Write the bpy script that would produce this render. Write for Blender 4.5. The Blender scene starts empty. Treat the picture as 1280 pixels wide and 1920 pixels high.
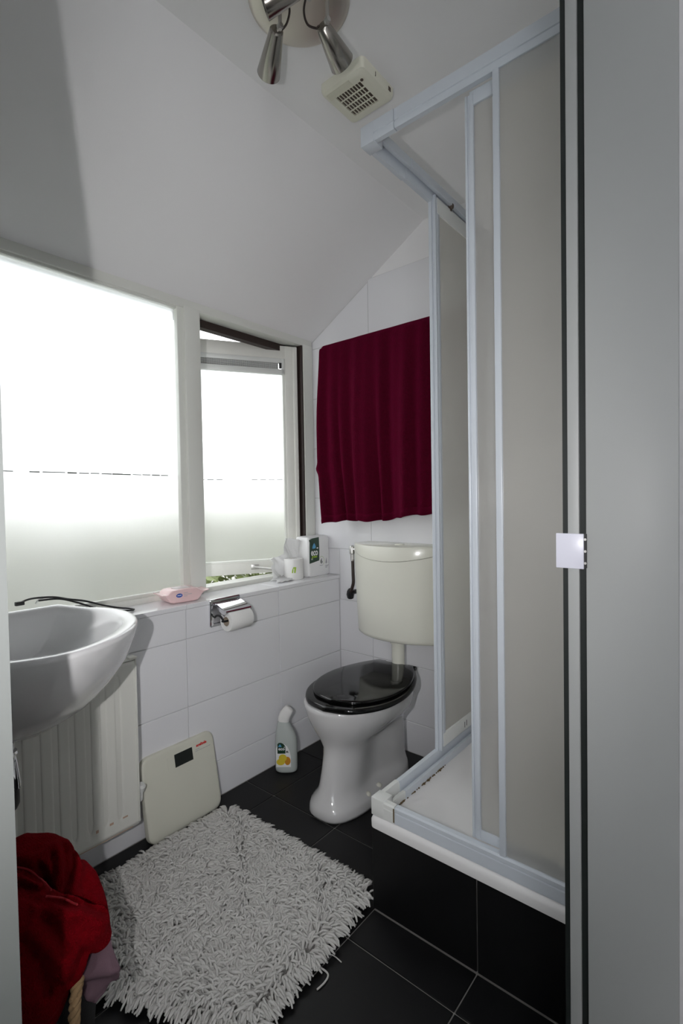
import bpy, bmesh, math, random
import numpy as np
from mathutils import Vector, Matrix

random.seed(7)
rng = np.random.default_rng(11)
S = bpy.context.scene
COL = S.collection
PI = math.pi

# ------------------------------------------------------------------ camera
CAM = Vector((1.6285, -1.9271, 1.16))
YAW, PITCH, ROLL = math.radians(39.82), math.radians(1.425), math.radians(-0.985)
fwd0 = Vector((-math.sin(YAW), math.cos(YAW), 0)); right0 = Vector((math.cos(YAW), math.sin(YAW), 0)); up0 = Vector((0, 0, 1))
fw = fwd0 * math.cos(PITCH) - up0 * math.sin(PITCH)
u2 = up0 * math.cos(PITCH) + fwd0 * math.sin(PITCH)
rt = right0 * math.cos(ROLL) + u2 * math.sin(ROLL)
u3 = u2 * math.cos(ROLL) - right0 * math.sin(ROLL)
cam = bpy.data.cameras.new('camera')
camo = bpy.data.objects.new('camera', cam); COL.objects.link(camo)
cam.sensor_fit = 'VERTICAL'; cam.sensor_height = 36.0; cam.sensor_width = 24.0
cam.lens = 938.0 * 36.0 / 1920.0
cam.clip_start = 0.01; cam.clip_end = 100
camo.matrix_world = Matrix(((rt.x, u3.x, -fw.x, CAM.x), (rt.y, u3.y, -fw.y, CAM.y), (rt.z, u3.z, -fw.z, CAM.z), (0, 0, 0, 1)))
S.camera = camo

# ------------------------------------------------------------------ sky, flash, exposure
w = bpy.data.worlds.new('overcast_sky'); S.world = w; w.use_nodes = True
bg = w.node_tree.nodes['Background']; bg.inputs[0].default_value = (0.95, 0.98, 1.0, 1); bg.inputs[1].default_value = 2.4
fl = bpy.data.lights.new('camera_flash', 'SPOT'); fl.energy = 26; fl.spot_size = math.radians(112); fl.spot_blend = 1.0
fl.shadow_soft_size = 0.008; fl.color = (1.0, 0.98, 0.985)
flo = bpy.data.objects.new('camera_flash', fl); COL.objects.link(flo)
flo.location = (1.475, -2.04, 1.17)
aim = Matrix.Rotation(math.radians(5), 3, 'Z') @ fw
flo.rotation_euler = aim.to_track_quat('-Z', 'Y').to_euler()
S.view_settings.view_transform = 'Standard'; S.view_settings.look = 'None'
S.view_settings.gamma = 1.0; S.view_settings.use_curve_mapping = False; S.view_settings.exposure = 0.66
S.cycles.max_bounces = 12; S.cycles.diffuse_bounces = 6; S.cycles.glossy_bounces = 5
S.cycles.transmission_bounces = 10; S.cycles.transparent_max_bounces = 16
S.cycles.use_denoising = True; S.cycles.caustics_refractive = True

# ------------------------------------------------------------------ materials
def mat(name, col, rough=0.5, metal=0.0, tint=None, bump=0.0, bscale=60.0, var=0.0, vscale=4.0, coat=0.0, sheen=0.0, spec=None, aniso=None, bdist=0.002):
    m = bpy.data.materials.new(name); m.use_nodes = True
    nt = m.node_tree; p = nt.nodes['Principled BSDF']
    p.inputs['Base Color'].default_value = (*col, 1); p.inputs['Roughness'].default_value = rough; p.inputs['Metallic'].default_value = metal
    p.inputs['Coat Weight'].default_value = coat; p.inputs['Coat Roughness'].default_value = 0.04
    if sheen:
        p.inputs['Sheen Weight'].default_value = sheen; p.inputs['Sheen Roughness'].default_value = 0.45; p.inputs['Sheen Tint'].default_value = (*(tint or [min(1, c * 1.1) for c in col]), 1)
    if spec is not None: p.inputs['Specular IOR Level'].default_value = spec
    if bump or var:
        tc = nt.nodes.new('ShaderNodeTexCoord')
    if bump:
        n = nt.nodes.new('ShaderNodeTexNoise'); n.inputs['Scale'].default_value = bscale; n.inputs['Detail'].default_value = 3
        if aniso:
            mp = nt.nodes.new('ShaderNodeMapping'); mp.inputs['Scale'].default_value = aniso
            nt.links.new(tc.outputs['Object'], mp.inputs['Vector']); nt.links.new(mp.outputs[0], n.inputs['Vector'])
        else:
            nt.links.new(tc.outputs['Object'], n.inputs['Vector'])
        b = nt.nodes.new('ShaderNodeBump'); b.inputs['Strength'].default_value = bump; b.inputs['Distance'].default_value = bdist
        nt.links.new(n.outputs['Fac'], b.inputs['Height']); nt.links.new(b.outputs[0], p.inputs['Normal'])
    if var:
        n2 = nt.nodes.new('ShaderNodeTexNoise'); n2.inputs['Scale'].default_value = vscale; n2.inputs['Detail'].default_value = 4
        nt.links.new(tc.outputs['Object'], n2.inputs['Vector'])
        mx = nt.nodes.new('ShaderNodeMix'); mx.data_type = 'RGBA'
        mx.inputs[6].default_value = (*[c * (1 - var) for c in col], 1); mx.inputs[7].default_value = (*[min(1, c * (1 + var)) for c in col], 1)
        nt.links.new(n2.outputs['Fac'], mx.inputs[0]); nt.links.new(mx.outputs[2], p.inputs['Base Color'])
    return m

def clear_face(name):
    m = bpy.data.materials.new(name); m.use_nodes = True; nt = m.node_tree
    nt.nodes.remove(nt.nodes['Principled BSDF']); out = nt.nodes['Material Output']
    t = nt.nodes.new('ShaderNodeBsdfTransparent'); t.inputs[0].default_value = (.96, .98, .97, 1)
    g = nt.nodes.new('ShaderNodeBsdfGlossy'); g.inputs['Roughness'].default_value = .03
    f = nt.nodes.new('ShaderNodeFresnel'); f.inputs[0].default_value = 1.3
    mx = nt.nodes.new('ShaderNodeMixShader')
    nt.links.new(f.outputs[0], mx.inputs[0]); nt.links.new(t.outputs[0], mx.inputs[1]); nt.links.new(g.outputs[0], mx.inputs[2]); nt.links.new(mx.outputs[0], out.inputs[0])
    return m

def frosted(name, col, transl, rough, ior, clear=0.0, scale=300.0, gloss=0.05):
    """pane face: diffuse transmission + rough refraction (+ a share of clear sight)"""
    m = bpy.data.materials.new(name); m.use_nodes = True; nt = m.node_tree
    nt.nodes.remove(nt.nodes['Principled BSDF']); out = nt.nodes['Material Output']
    a = nt.nodes.new('ShaderNodeBsdfTranslucent'); a.inputs[0].default_value = (*col, 1)
    r = nt.nodes.new('ShaderNodeBsdfRefraction'); r.inputs[0].default_value = (*col, 1); r.inputs['Roughness'].default_value = rough; r.inputs['IOR'].default_value = ior
    tc = nt.nodes.new('ShaderNodeTexCoord'); n = nt.nodes.new('ShaderNodeTexNoise'); n.inputs['Scale'].default_value = scale
    nt.links.new(tc.outputs['Object'], n.inputs['Vector'])
    b = nt.nodes.new('ShaderNodeBump'); b.inputs['Strength'].default_value = .25; b.inputs['Distance'].default_value = .001
    nt.links.new(n.outputs['Fac'], b.inputs['Height']); nt.links.new(b.outputs[0], r.inputs['Normal'])
    m1 = nt.nodes.new('ShaderNodeMixShader'); m1.inputs[0].default_value = transl
    nt.links.new(r.outputs[0], m1.inputs[1]); nt.links.new(a.outputs[0], m1.inputs[2])
    last = m1
    if clear:
        t = nt.nodes.new('ShaderNodeBsdfTransparent'); t.inputs[0].default_value = (*col, 1)
        m2 = nt.nodes.new('ShaderNodeMixShader'); m2.inputs[0].default_value = clear
        nt.links.new(last.outputs[0], m2.inputs[1]); nt.links.new(t.outputs[0], m2.inputs[2]); last = m2
    d = nt.nodes.new('ShaderNodeBsdfDiffuse'); d.inputs[0].default_value = (*[c * .8 for c in col], 1)
    m4 = nt.nodes.new('ShaderNodeMixShader'); m4.inputs[0].default_value = gloss * 2
    nt.links.new(last.outputs[0], m4.inputs[1]); nt.links.new(d.outputs[0], m4.inputs[2])
    g = nt.nodes.new('ShaderNodeBsdfGlossy'); g.inputs['Roughness'].default_value = .25
    m3 = nt.nodes.new('ShaderNodeMixShader'); m3.inputs[0].default_value = gloss
    nt.links.new(m4.outputs[0], m3.inputs[1]); nt.links.new(g.outputs[0], m3.inputs[2]); nt.links.new(m3.outputs[0], out.inputs[0])
    return m

M = {}
M['plaster'] = mat('white_plaster', (.84, .832, .838), .75, bump=.15, bscale=180, bdist=.0006)
M['tile'] = mat('white_glazed_tile', (.80, .80, .825), .07, bump=.03, bscale=9, bdist=.002)
M['grout'] = mat('pale_grout', (.60, .60, .61), .8)
M['black_tile'] = mat('black_matt_tile', (.0060, .0060, .0065), .45, spec=.28, bump=.12, bscale=420, var=.25, vscale=14, bdist=.0006)
M['dark_grout'] = mat('grey_floor_grout', (.30, .285, .27), .9, bump=.3, bscale=500)
M['frame'] = mat('cream_gloss_paint', (.76, .77, .72), .32, bump=.05, bscale=30, bdist=.001)
M['sash'] = mat('worn_cream_paint', (.72, .715, .67), .42, var=.06, vscale=18, bump=.08, bscale=40)
M['brown'] = mat('dark_brown_stain', (.030, .018, .015), .5, bump=.3, bscale=40, aniso=(4, 1, 8))
M['porcelain'] = mat('white_porcelain', (.80, .795, .80), .06, coat=.3)
M['toilet'] = mat('dimmed_white_porcelain', (.64, .635, .635), .08, coat=.25)  # basin's white porcelain darkened to stand in for weaker light low down
M['ivory'] = mat('ivory_plastic', (.76, .755, .67), .20, var=.03, vscale=5)
M['lacquer'] = mat('black_gloss_plastic', (.004, .004, .004), .08, spec=.42)
M['nickel'] = mat('brushed_nickel', (.36, .34, .31), .22, 1.0, bump=.12, bscale=40, aniso=(1, 1, 18), bdist=.0005)
M['plate_nickel'] = mat('satin_nickel_plate', (.66, .62, .56), .42, 1.0, bump=.06, bscale=60, bdist=.0004)
M['chrome'] = mat('polished_chrome', (.80, .80, .82), .05, 1.0)
M['steel'] = mat('dull_steel', (.55, .54, .52), .35, 1.0)
M['alu'] = mat('white_lacquered_aluminium', (.58, .62, .67), .30, var=.03, vscale=6)
M['alu_warm'] = mat('white_lacquered_joint', (.70, .71, .69), .4, var=.05, vscale=20)
M['radiator'] = mat('white_radiator_enamel', (.74, .74, .69), .35, bump=.03, bscale=80)
M['rust'] = mat('rust_stain', (.52, .36, .27), .8)
M['scale'] = mat('cream_scale_plastic', (.66, .655, .565), .48, bump=.25, bscale=700, var=.04, vscale=6, bdist=.0004)
M['lcd'] = mat('dark_lcd_glass', (.022, .026, .024), .3, spec=.3)
M['black'] = mat('black_rubber', (.012, .012, .013), .45)
M['dark_gap'] = mat('dark_rubber_seal', (.006, .010, .009), .6)
M['rug'] = mat('white_chenille', (.60, .59, .57), .9, sheen=.2, bump=.5, bscale=900, bdist=.0008)
M['rug_back'] = mat('grey_rug_backing', (.30, .29, .28), .95)
M['burgundy'] = mat('burgundy_terry', (.070, .0008, .011), .97, spec=.06, sheen=.32, tint=(.62, .015, .14), bump=1.0, bscale=330, var=.35, vscale=110, bdist=.006)
M['red'] = mat('red_terry', (.17, .0012, .005), .97, spec=.06, sheen=.15, tint=(.75, .01, .03), bump=1.0, bscale=300, var=.3, vscale=100, bdist=.006)
M['hem'] = mat('red_hem_stitching', (.34, .012, .02), .9)
M['mauve'] = mat('mauve_cotton', (.15, .088, .112), .9, bump=.3, bscale=700, sheen=.15)
M['rope'] = mat('jute_rope', (.34, .22, .11), .85, bump=.6, bscale=500)
M['basket'] = mat('black_woven_fabric', (.010, .010, .011), .8, bump=.6, bscale=300)
M['paper'] = mat('white_tissue_paper', (.82, .815, .80), .9, bump=.35, bscale=350, bdist=.0008)
M['card'] = mat('grey_cardboard', (.45, .38, .30), .9)
M['film_solid'] = mat('white_plastic_wrap', (.82, .82, .82), .28, bump=.25, bscale=25, bdist=.004)
M['dgreen'] = mat('dark_green_print', (.012, .045, .022), .3)
M['lime'] = mat('lime_print', (.32, .50, .03), .45)
M['blue'] = mat('sky_blue_print', (.10, .36, .62), .45)
M['white_ink'] = mat('white_print', (.85, .85, .85), .5)
M['grey_ink'] = mat('grey_print', (.40, .40, .42), .5)
M['dark_ink'] = mat('dark_print', (.08, .09, .08), .5)
M['pale_green'] = mat('pale_green_print', (.52, .58, .36), .5)
M['red_ink'] = mat('red_print', (.62, .03, .025), .5)
M['pink'] = mat('pink_plastic_wrap', (.84, .60, .60), .24, bump=.3, bscale=45, bdist=.003)
M['royal'] = mat('royal_blue_print', (.03, .09, .42), .4)
M['bottle'] = mat('milky_plastic', (.50, .54, .52), .25, spec=.4)
M['lemon'] = mat('lemon_print', (.72, .56, .04), .5)
M['orange'] = mat('orange_print', (.62, .26, .02), .5)
M['fan'] = mat('cream_fan_plastic', (.72, .71, .60), .38)
M['fan_dark'] = mat('dark_hollow_and_fittings', (.10, .075, .06), .9)  # dark tone paints the shaded hollow behind the slots; also small dark fittings
M['mould'] = mat('brown_mould', (.13, .09, .045), .9)
M['tray'] = mat('white_acrylic_tray', (.78, .77, .765), .22)
M['jamb'] = mat('grey_door_frame_paint', (.40, .41, .405), .45)
M['door'] = mat('grey_front_paint', (.20, .212, .205), .55)
M['plate'] = mat('lilac_white_metal_plate', (.74, .74, .84), .30)
M['mesh_grey'] = mat('grey_vent_mesh', (.10, .10, .105), .6)
M['leaf'] = mat('green_leaf', (.13, .16, .055), .45, var=.6, vscale=9)
M['soil'] = mat('garden_ground', (.22, .215, .195), .9, var=.4, vscale=3)
M['cord_white'] = mat('white_cord', (.75, .75, .75), .4)
M['clear'] = clear_face('clear_glass_face')
M['frost'] = frosted('frosted_window_glass', (.97, .98, .98), .28, .42, 1.3, clear=0.0, scale=500)
M['frost_low'] = frosted('frosted_lower_film', (.90, .878, .875), .25, .80, 1.3, clear=0.0, scale=500)
M['acryl'] = frosted('pebbled_shower_acrylic', (.96, .935, .90), .42, .34, 1.3, clear=.32, scale=140, gloss=.13)
def thin_sheet(name, col, tr):
    m = mat(name, col, .35); nt = m.node_tree; p = nt.nodes['Principled BSDF']; out = nt.nodes['Material Output']
    t = nt.nodes.new('ShaderNodeBsdfTranslucent'); t.inputs[0].default_value = (*col, 1); mx = nt.nodes.new('ShaderNodeMixShader'); mx.inputs[0].default_value = tr
    nt.links.new(p.outputs[0], mx.inputs[1]); nt.links.new(t.outputs[0], mx.inputs[2]); nt.links.new(mx.outputs[0], out.inputs[0]); return m
M['film'] = thin_sheet('white_plastic_film', (.90, .90, .90), .35)
M['bulb'] = mat('halogen_reflector', (.75, .85, .85), .08, 1.0, bump=.5, bscale=120)

# ------------------------------------------------------------------ mesh helpers
def link(name, me, m, parent=None):
    o = bpy.data.objects.new(name, me); COL.objects.link(o)
    if m is not None:
        if isinstance(m, (list, tuple)):
            for q in m: me.materials.append(q)
        else: me.materials.append(m)
    if parent is not None: o.parent = parent
    return o

def fin(name, bm, m, parent=None, smooth=True, ang=0.6):
    bmesh.ops.recalc_face_normals(bm, faces=bm.faces[:])
    me = bpy.data.meshes.new(name); bm.to_mesh(me); bm.free()
    if smooth:
        me.polygons.foreach_set('use_smooth', [True] * len(me.polygons)); me.set_sharp_from_angle(angle=ang)
    return link(name, me, m, parent)

def tag(o, label=None, cat=None, group=None, kind=None):
    if label: o['label'] = label
    if cat: o['category'] = cat
    if group: o['group'] = group
    if kind: o['kind'] = kind
    return o

def thing(name, label, cat, loc=(0, 0, 0), group=None):
    o = bpy.data.objects.new(name, None); COL.objects.link(o); o.location = loc; o.empty_display_size = .05
    o['_l'] = 1
    del o['_l']
    return tag(o, label, cat, group)

def setting(name, loc=(0, 0, 0)):
    o = bpy.data.objects.new(name, None); COL.objects.link(o); o.location = loc; o['kind'] = 'structure'
    return o

def keep(o, root):
    """coordinates were given in the world: undo the root's own location"""
    o.location = o.location - root.location
    return o

def box(bm, x0, x1, y0, y1, z0, z1, bev=0.0, seg=2, mtx=None):
    t = bmesh.new()
    v = [t.verts.new(p) for p in ((x0, y0, z0), (x1, y0, z0), (x1, y1, z0), (x0, y1, z0), (x0, y0, z1), (x1, y0, z1), (x1, y1, z1), (x0, y1, z1))]
    for f in ((3, 2, 1, 0), (4, 5, 6, 7), (0, 1, 5, 4), (1, 2, 6, 5), (2, 3, 7, 6), (3, 0, 4, 7)): t.faces.new([v[i] for i in f])
    if bev: bmesh.ops.bevel(t, geom=t.edges[:], offset=bev, segments=seg, affect='EDGES', profile=.5)
    if mtx is not None: bmesh.ops.transform(t, matrix=mtx, verts=t.verts[:])
    merge(bm, t)
    return bm

def merge(bm, t):
    me = bpy.data.meshes.new('tmp'); t.to_mesh(me); t.free(); bm.from_mesh(me); bpy.data.meshes.remove(me)

def B(*a, **k):
    return box(bmesh.new(), *a, **k)

def loft(bm, rings, cap=True, close=True):
    R = [[bm.verts.new(p) for p in r] for r in rings]
    n = len(R[0])
    for a, b in zip(R[:-1], R[1:]):
        for i in range(n if close else n - 1):
            j = (i + 1) % n
            bm.faces.new((a[i], a[j], b[j], b[i]))
    if cap and close:
        bm.faces.new(R[0][::-1]); bm.faces.new(R[-1])
    return bm

def prism(bm, poly, axis, a, b):
    """poly: 2-D outline; axis 0: (y,z) along x; 1: (x,z) along y; 2: (x,y) along z"""
    def P(p, t): return (t, p[0], p[1]) if axis == 0 else ((p[0], t, p[1]) if axis == 1 else (p[0], p[1], t))
    return loft(bm, [[P(p, a) for p in poly], [P(p, b) for p in poly]])

def frame_at(d):
    d = d.normalized(); a = Vector((0, 0, 1)) if abs(d.z) < .9 else Vector((1, 0, 0))
    x = d.cross(a).normalized(); return x, d.cross(x).normalized()

def tube(bm, pts, r, seg=8, cap=True):
    pts = [Vector(p) for p in pts]; rings = []
    x, y = frame_at(pts[1] - pts[0]); pd = None
    for i, p in enumerate(pts):
        d = (pts[min(i + 1, len(pts) - 1)] - pts[max(i - 1, 0)]).normalized()
        if pd is not None:
            q = pd.rotation_difference(d); x = q @ x; y = q @ y
        pd = d
        rr = r[i] if isinstance(r, (list, tuple)) else r
        rings.append([p + (x * math.cos(2 * PI * k / seg) + y * math.sin(2 * PI * k / seg)) * rr for k in range(seg)])
    return loft(bm, rings, cap)

def smooth_path(pts, n=8):
    """Catmull-Rom through the points"""
    P = [Vector(p) for p in pts]; out = []
    for i in range(len(P) - 1):
        a, b, c, d = P[max(i - 1, 0)], P[i], P[i + 1], P[min(i + 2, len(P) - 1)]
        for k in range(n):
            t = k / n
            out.append(.5 * ((2 * b) + (c - a) * t + (2 * a - 5 * b + 4 * c - d) * t * t + (3 * b - a - 3 * c + d) * t ** 3))
    out.append(P[-1]); return out

def lathe(bm, prof, origin, axis, seg=24, cap=True):
    o = Vector(origin); d = Vector(axis).normalized(); x, y = frame_at(d)
    rings = [[o + d * h + (x * math.cos(2 * PI * k / seg) + y * math.sin(2 * PI * k / seg)) * max(r, 1e-5) for k in range(seg)] for r, h in prof]
    return loft(bm, rings, cap)

def rrect(w_, h_, r, n=5):
    out = []
    for cx, cy, a0 in ((w_ / 2 - r, h_ / 2 - r, 0), (-w_ / 2 + r, h_ / 2 - r, PI / 2), (-w_ / 2 + r, -h_ / 2 + r, PI), (w_ / 2 - r, -h_ / 2 + r, 1.5 * PI)):
        for k in range(n + 1): out.append((cx + r * math.cos(a0 + k * PI / 2 / n), cy + r * math.sin(a0 + k * PI / 2 / n)))
    return out

def basis(o, r, u):
    """matrix whose x runs along r, y along u, z out of the face"""
    r = Vector(r).normalized(); u = Vector(u); u = (u - r * u.dot(r)).normalized(); n = r.cross(u)
    return Matrix(((r.x, u.x, n.x, o[0]), (r.y, u.y, n.y, o[1]), (r.z, u.z, n.z, o[2]), (0, 0, 0, 1)))

def flat(name, poly, mtx, m, parent, d=.0006):
    """thin printed patch on a face"""
    bm = prism(bmesh.new(), poly, 2, 0, d); bmesh.ops.transform(bm, matrix=mtx, verts=bm.verts[:])
    return fin(name, bm, m, parent, smooth=False)

def text(name, body, size, mtx, m, parent, bold=0.0, sx=1.0, d=.0004):
    cu = bpy.data.curves.new('t', 'FONT'); cu.body = body; cu.size = size; cu.extrude = d; cu.offset = bold; cu.align_x = 'CENTER'; cu.align_y = 'CENTER'; cu.resolution_u = 3
    to = bpy.data.objects.new('t', cu); COL.objects.link(to)
    dg = bpy.context.evaluated_depsgraph_get(); me = bpy.data.meshes.new_from_object(to.evaluated_get(dg))
    bpy.data.objects.remove(to); bpy.data.curves.remove(cu)
    me.transform(Matrix.Diagonal((sx, 1, 1, 1))); me.transform(mtx); me.name = name; me.materials.clear()
    return link(name, me, m, parent)

def ell(a, b, n=20, cx=0, cy=0): return [(cx + a * math.cos(2 * PI * k / n), cy + b * math.sin(2 * PI * k / n)) for k in range(n)]

# ------------------------------------------------------------------ room shell
ZC = 2.367
def slope_z(x): return 1.98 + .575 * (x + .16)

def tiles(parent, spec, m, name='tile'):
    """spec: list of (x0,x1,y0,y1,z0,z1); equal sizes share one mesh"""
    cache = {}
    for b in spec:
        s = tuple(round(b[i + 1] - b[i], 4) for i in (0, 2, 4))
        c = Vector(((b[0] + b[1]) / 2, (b[2] + b[3]) / 2, (b[4] + b[5]) / 2))
        if s in cache:
            o = bpy.data.objects.new(name, cache[s]); COL.objects.link(o); o.parent = parent
        else:
            o = fin(name, B(-s[0] / 2, s[0] / 2, -s[1] / 2, s[1] / 2, -s[2] / 2, s[2] / 2, bev=.0012, seg=1), m, parent, smooth=False)
            cache[s] = o.data
        o.location = c

J = .0016   # half joint
# floor
fl_o = tag(fin('floor', B(-.30, 2.7, -3.0, .15, -.12, -.003), M['dark_grout'], smooth=False), kind='structure')
XE = [0.0, .165, .480, .796, 1.105, 1.42]; YE = [-2.05, -1.878, -1.563, -1.248, -.933, -.618, -.303, 0.0]
sp = []
for i in range(len(XE) - 1):
    for j in range(len(YE) - 1):
        x0, x1, y0, y1 = XE[i] + J, XE[i + 1] - J, YE[j] + J, YE[j + 1] - J
        if XE[i] > .79 and YE[j + 1] > -.81:
            if YE[j] > -.9: continue
            y1 = -.8155
        sp.append((x0, x1, y0, y1, -.02, 0.0))
tiles(fl_o, sp, M['black_tile'])
# window wall (left)
wl = tag(fin('wall_left', B(-.30, -.005, -2.05, .15, -.12, .762), M['grout'], smooth=False), kind='structure')
YW = [-2.05, -1.815, -1.349, -.883, -.417, 0.0]; ZW = [0.0, .141, .397, .652, .7640]
sp = [(-.012, 0.0, YW[i] + J, YW[i + 1] - J, ZW[k] + (J if k else .001), ZW[k + 1] - J) for i in range(5) for k in range(4)]
sp += [(-.165, .004, YW[i] + J * .3, YW[i + 1] - J * .3, .764, .780) for i in range(5)]
tiles(wl, sp, M['tile'])
# back wall
wb = tag(fin('wall_back', B(-.30, 1.60, .005, .15, -.12, 2.5), M['plaster'], smooth=False), kind='structure')
fin('grout', B(-.165, 1.39, .002, .0062, 0, 2.2), M['grout'], wb, smooth=False)
XB = [-.261, .205, .671, 1.137, 1.39]; ZB = [0.0, .141, .400, .657, .912, 1.170, 1.427, 1.684, 1.941, 2.2]
sp = []
for i in range(4):
    for k in range(9):
        x0 = max(XB[i], -.16) if ZB[k] > .7 else max(XB[i], .0005)
        if i == 0 and k == 8: continue
        z0 = ZB[k] + (J if k else .001)
        if i == 0 and k == 3: 
            sp.append((.0055, XB[1] - J, 0.0, .012, z0, ZB[4] - J)); sp.append((-.155, .003, 0.0, .012, .782, ZB[4] - J)); continue
        sp.append((x0 + J, XB[i + 1] - J, 0.0, .012, z0, ZB[k + 1] - J))
tiles(wb, sp, M['tile'])
fin('tile', prism(bmesh.new(), [(-.155, 1.9423), (.2037, 1.9423), (.2037, 2.182), (-.155, 1.975)], 1, 0.0, .012), M['tile'], wb, smooth=False)
# right wall with the doorway, front wall, hall
tag(fin('wall_right', B(1.39, 1.535, -1.012, .15, -.12, 2.5), M['plaster'], smooth=False), kind='structure')
tag(fin('wall_front', prism(bmesh.new(), [(-.30, -2.05), (.906, -2.05), (.906, -1.7165), (.64, -1.7165), (.64, -1.83), (-.30, -1.83)], 2, -.12, 2.5), M['door'], smooth=False), kind='structure')
hb = bmesh.new(); box(hb, .78, .906, -3.12, -2.05, -.12, 2.5); box(hb, .78, 2.15, -3.12, -3.0, -.12, 2.5); box(hb, 2.15, 2.82, -3.12, -3.0, -.12, .9); box(hb, 2.15, 2.82, -3.12, -3.0, 2.15, 2.5);
box(hb, 2.7, 2.82, -2.68, -.5, -.12, 2.5); box(hb, 2.7, 2.82, -3.0, -2.68, -.12, .3); box(hb, 2.7, 2.82, -3.0, -2.68, 2.3, 2.5); box(hb, 1.535, 2.82, -.5, -.38, -.12, 2.5)  # unseen openings left in the hall walls, added to let in fill daylight
tag(fin('wall_hall', hb, M['plaster'], smooth=False), kind='structure')
# ceiling with its slope above the window
tag(fin('ceiling', prism(bmesh.new(), [(-.165, 1.978), (.513, ZC), (2.82, ZC), (2.82, ZC + .13), (.42, ZC + .13), (-.30, 2.06), (-.30, 1.978)], 1, -3.12, .15), M['plaster'], smooth=False), kind='structure')

# ------------------------------------------------------------------ windows
w1 = setting('window_1', (-.17, -1.3, .78))
def W1(name, bm, m, **k): return keep(fin(name, bm, m, w1, **k), w1)
W1('sill_rail', B(-.235, -.155, -1.88, -.002, .779, .800, bev=.003), M['frame'])
W1('head_rail', B(-.235, -.158, -1.88, -.002, 1.948, 1.99, bev=.003), M['frame'])
W1('side_post', B(-.235, -.155, -1.88, -1.80, .80, 1.955, bev=.003), M['frame'])
W1('mullion', B(-.235, -.153, -.757, -.685, .80, 1.955, bev=.003), M['frame'])
W1('hinge_post', B(-.20, -.155, -.070, -.002, .80, 1.955, bev=.003), M['frame'])
bd = bmesh.new()
box(bd, -.19, -.170, -1.80, -.755, .798, .813, bev=.002); box(bd, -.19, -.165, -.785, -.755, .81, 1.95, bev=.002)
box(bd, -.19, -.168, -1.80, -.755, 1.940, 1.952, bev=.001); box(bd, -.19, -.165, -1.80, -1.77, .83, 1.95, bev=.002)
W1('glazing_bead', bd, M['frame'])
def pane(name, bm, face_ax, face_val, fm, parent, root):
    me_o = fin(name, bm, [M['clear'], fm], parent, smooth=False)
    for p in me_o.data.polygons:
        n = p.normal
        if n.dot(Vector(face_ax)) > .9: p.material_index = 1
    if root is not None: keep(me_o, root)
    return me_o
pane('pane', B(-.196, -.190, -1.79, -.77, 1.268, 1.948), (1, 0, 0), 0, M['frost'], w1, w1)
pane('lower_pane', B(-.196, -.190, -1.79, -.77, .80, 1.268), (1, 0, 0), 0, M['frost_low'], w1, w1)
sm = bmesh.new()
for k in range(26):
    y = -1.79 + k * .0388
    if rng.random() < .8: box(sm, -.190, -.1885, y, y + .03 + rng.random() * .009, 1.2655 + rng.random() * .0015, 1.2695 + rng.random() * .001)
tag(W1('film_seam', sm, M['dark_ink'], smooth=False), kind='stuff')

w2 = setting('window_2', (-.185, -.078, .78))
def W2(name, bm, m, **k): return keep(fin(name, bm, m, w2, **k), w2)
W2('rebate', B(-.26, -.160, -.079, -.0705, .807, 1.948), M['brown'], smooth=False)
W2('outer_post', B(-.26, -.236, -.0705, -.004, .80, 1.955), M['brown'], smooth=False)
rb = bmesh.new(); box(rb, -.26, -.225, -.76, -.07, 1.915, 1.955)
W2('outer_rebate', rb, M['brown'], smooth=False)
TH = math.radians(30)
sd = Vector((-math.sin(TH), -math.cos(TH), 0)); sn = Vector((math.cos(TH), -math.sin(TH), 0))    # along the sash, and towards the room
SM = Matrix(((sd.x, sn.x, 0, -.182), (sd.y, sn.y, 0, -.092), (0, 0, 1, 0), (0, 0, 0, 1)))
def sbox(bm, u0, u1, d0, d1, z0, z1, bev=.002): return box(bm, u0, u1, d0, d1, z0, z1, bev=bev, mtx=SM)
sb = bmesh.new()
sbox(sb, 0, .598, -.045, 0, 1.874, 1.940); sbox(sb, 0, .598, -.045, 0, .799, .856)
sbox(sb, 0, .062, -.045, .0005, .799, 1.940); sbox(sb, .545, .598, -.045, .0005, .799, 1.940)
sbox(sb, .0, .020, -.03, .006, .80, 1.938)
SF = W2('sash_frame', sb, M['sash'])
sb = bmesh.new(); sbox(sb, .06, .075, -.03, -.004, .856, 1.874, bev=.001); sbox(sb, .06, .547, -.03, -.004, .852, .866, bev=.001)
W2('sash_bead', sb, M['frame'])
for nm, za, zb, fm in (('sash_pane', 1.268, 1.80, 'frost'), ('lower_sash_pane', .85, 1.268, 'frost_low')):
    t_ = bmesh.new(); sbox(t_, .066, .55, -.026, -.020, za, zb, bev=0)
    sp_ = fin(nm, t_, [M['clear'], M[fm]], w2, smooth=False); keep(sp_, w2)
    for p in sp_.data.polygons:
        if p.normal.dot(sn) > .9: p.material_index = 1
sb = bmesh.new()
for k in range(11):
    if k in (4, 5, 6): continue
    sbox(sb, .08 + k * .043, .08 + k * .043 + .03, -.0199, -.0185, 1.2660, 1.2695, bev=0)
tag(W2('film_seam', sb, M['dark_ink'], smooth=False), kind='stuff')
vt = bmesh.new()
sbox(vt, .066, .548, -.022, .004, 1.796, 1.822, bev=.002); sbox(vt, .066, .548, -.022, .003, 1.853, 1.875, bev=.002); sbox(vt, .066, .078, -.02, .004, 1.80, 1.875, bev=.001)
VT = W2('vent_housing', vt, M['alu_warm'])
vm = bmesh.new(); sbox(vm, .095, .548, -.012, -.006, 1.82, 1.855, bev=0)
W2('vent_backing', vm, M['mesh_grey'], smooth=False)
vg = bmesh.new()
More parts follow.
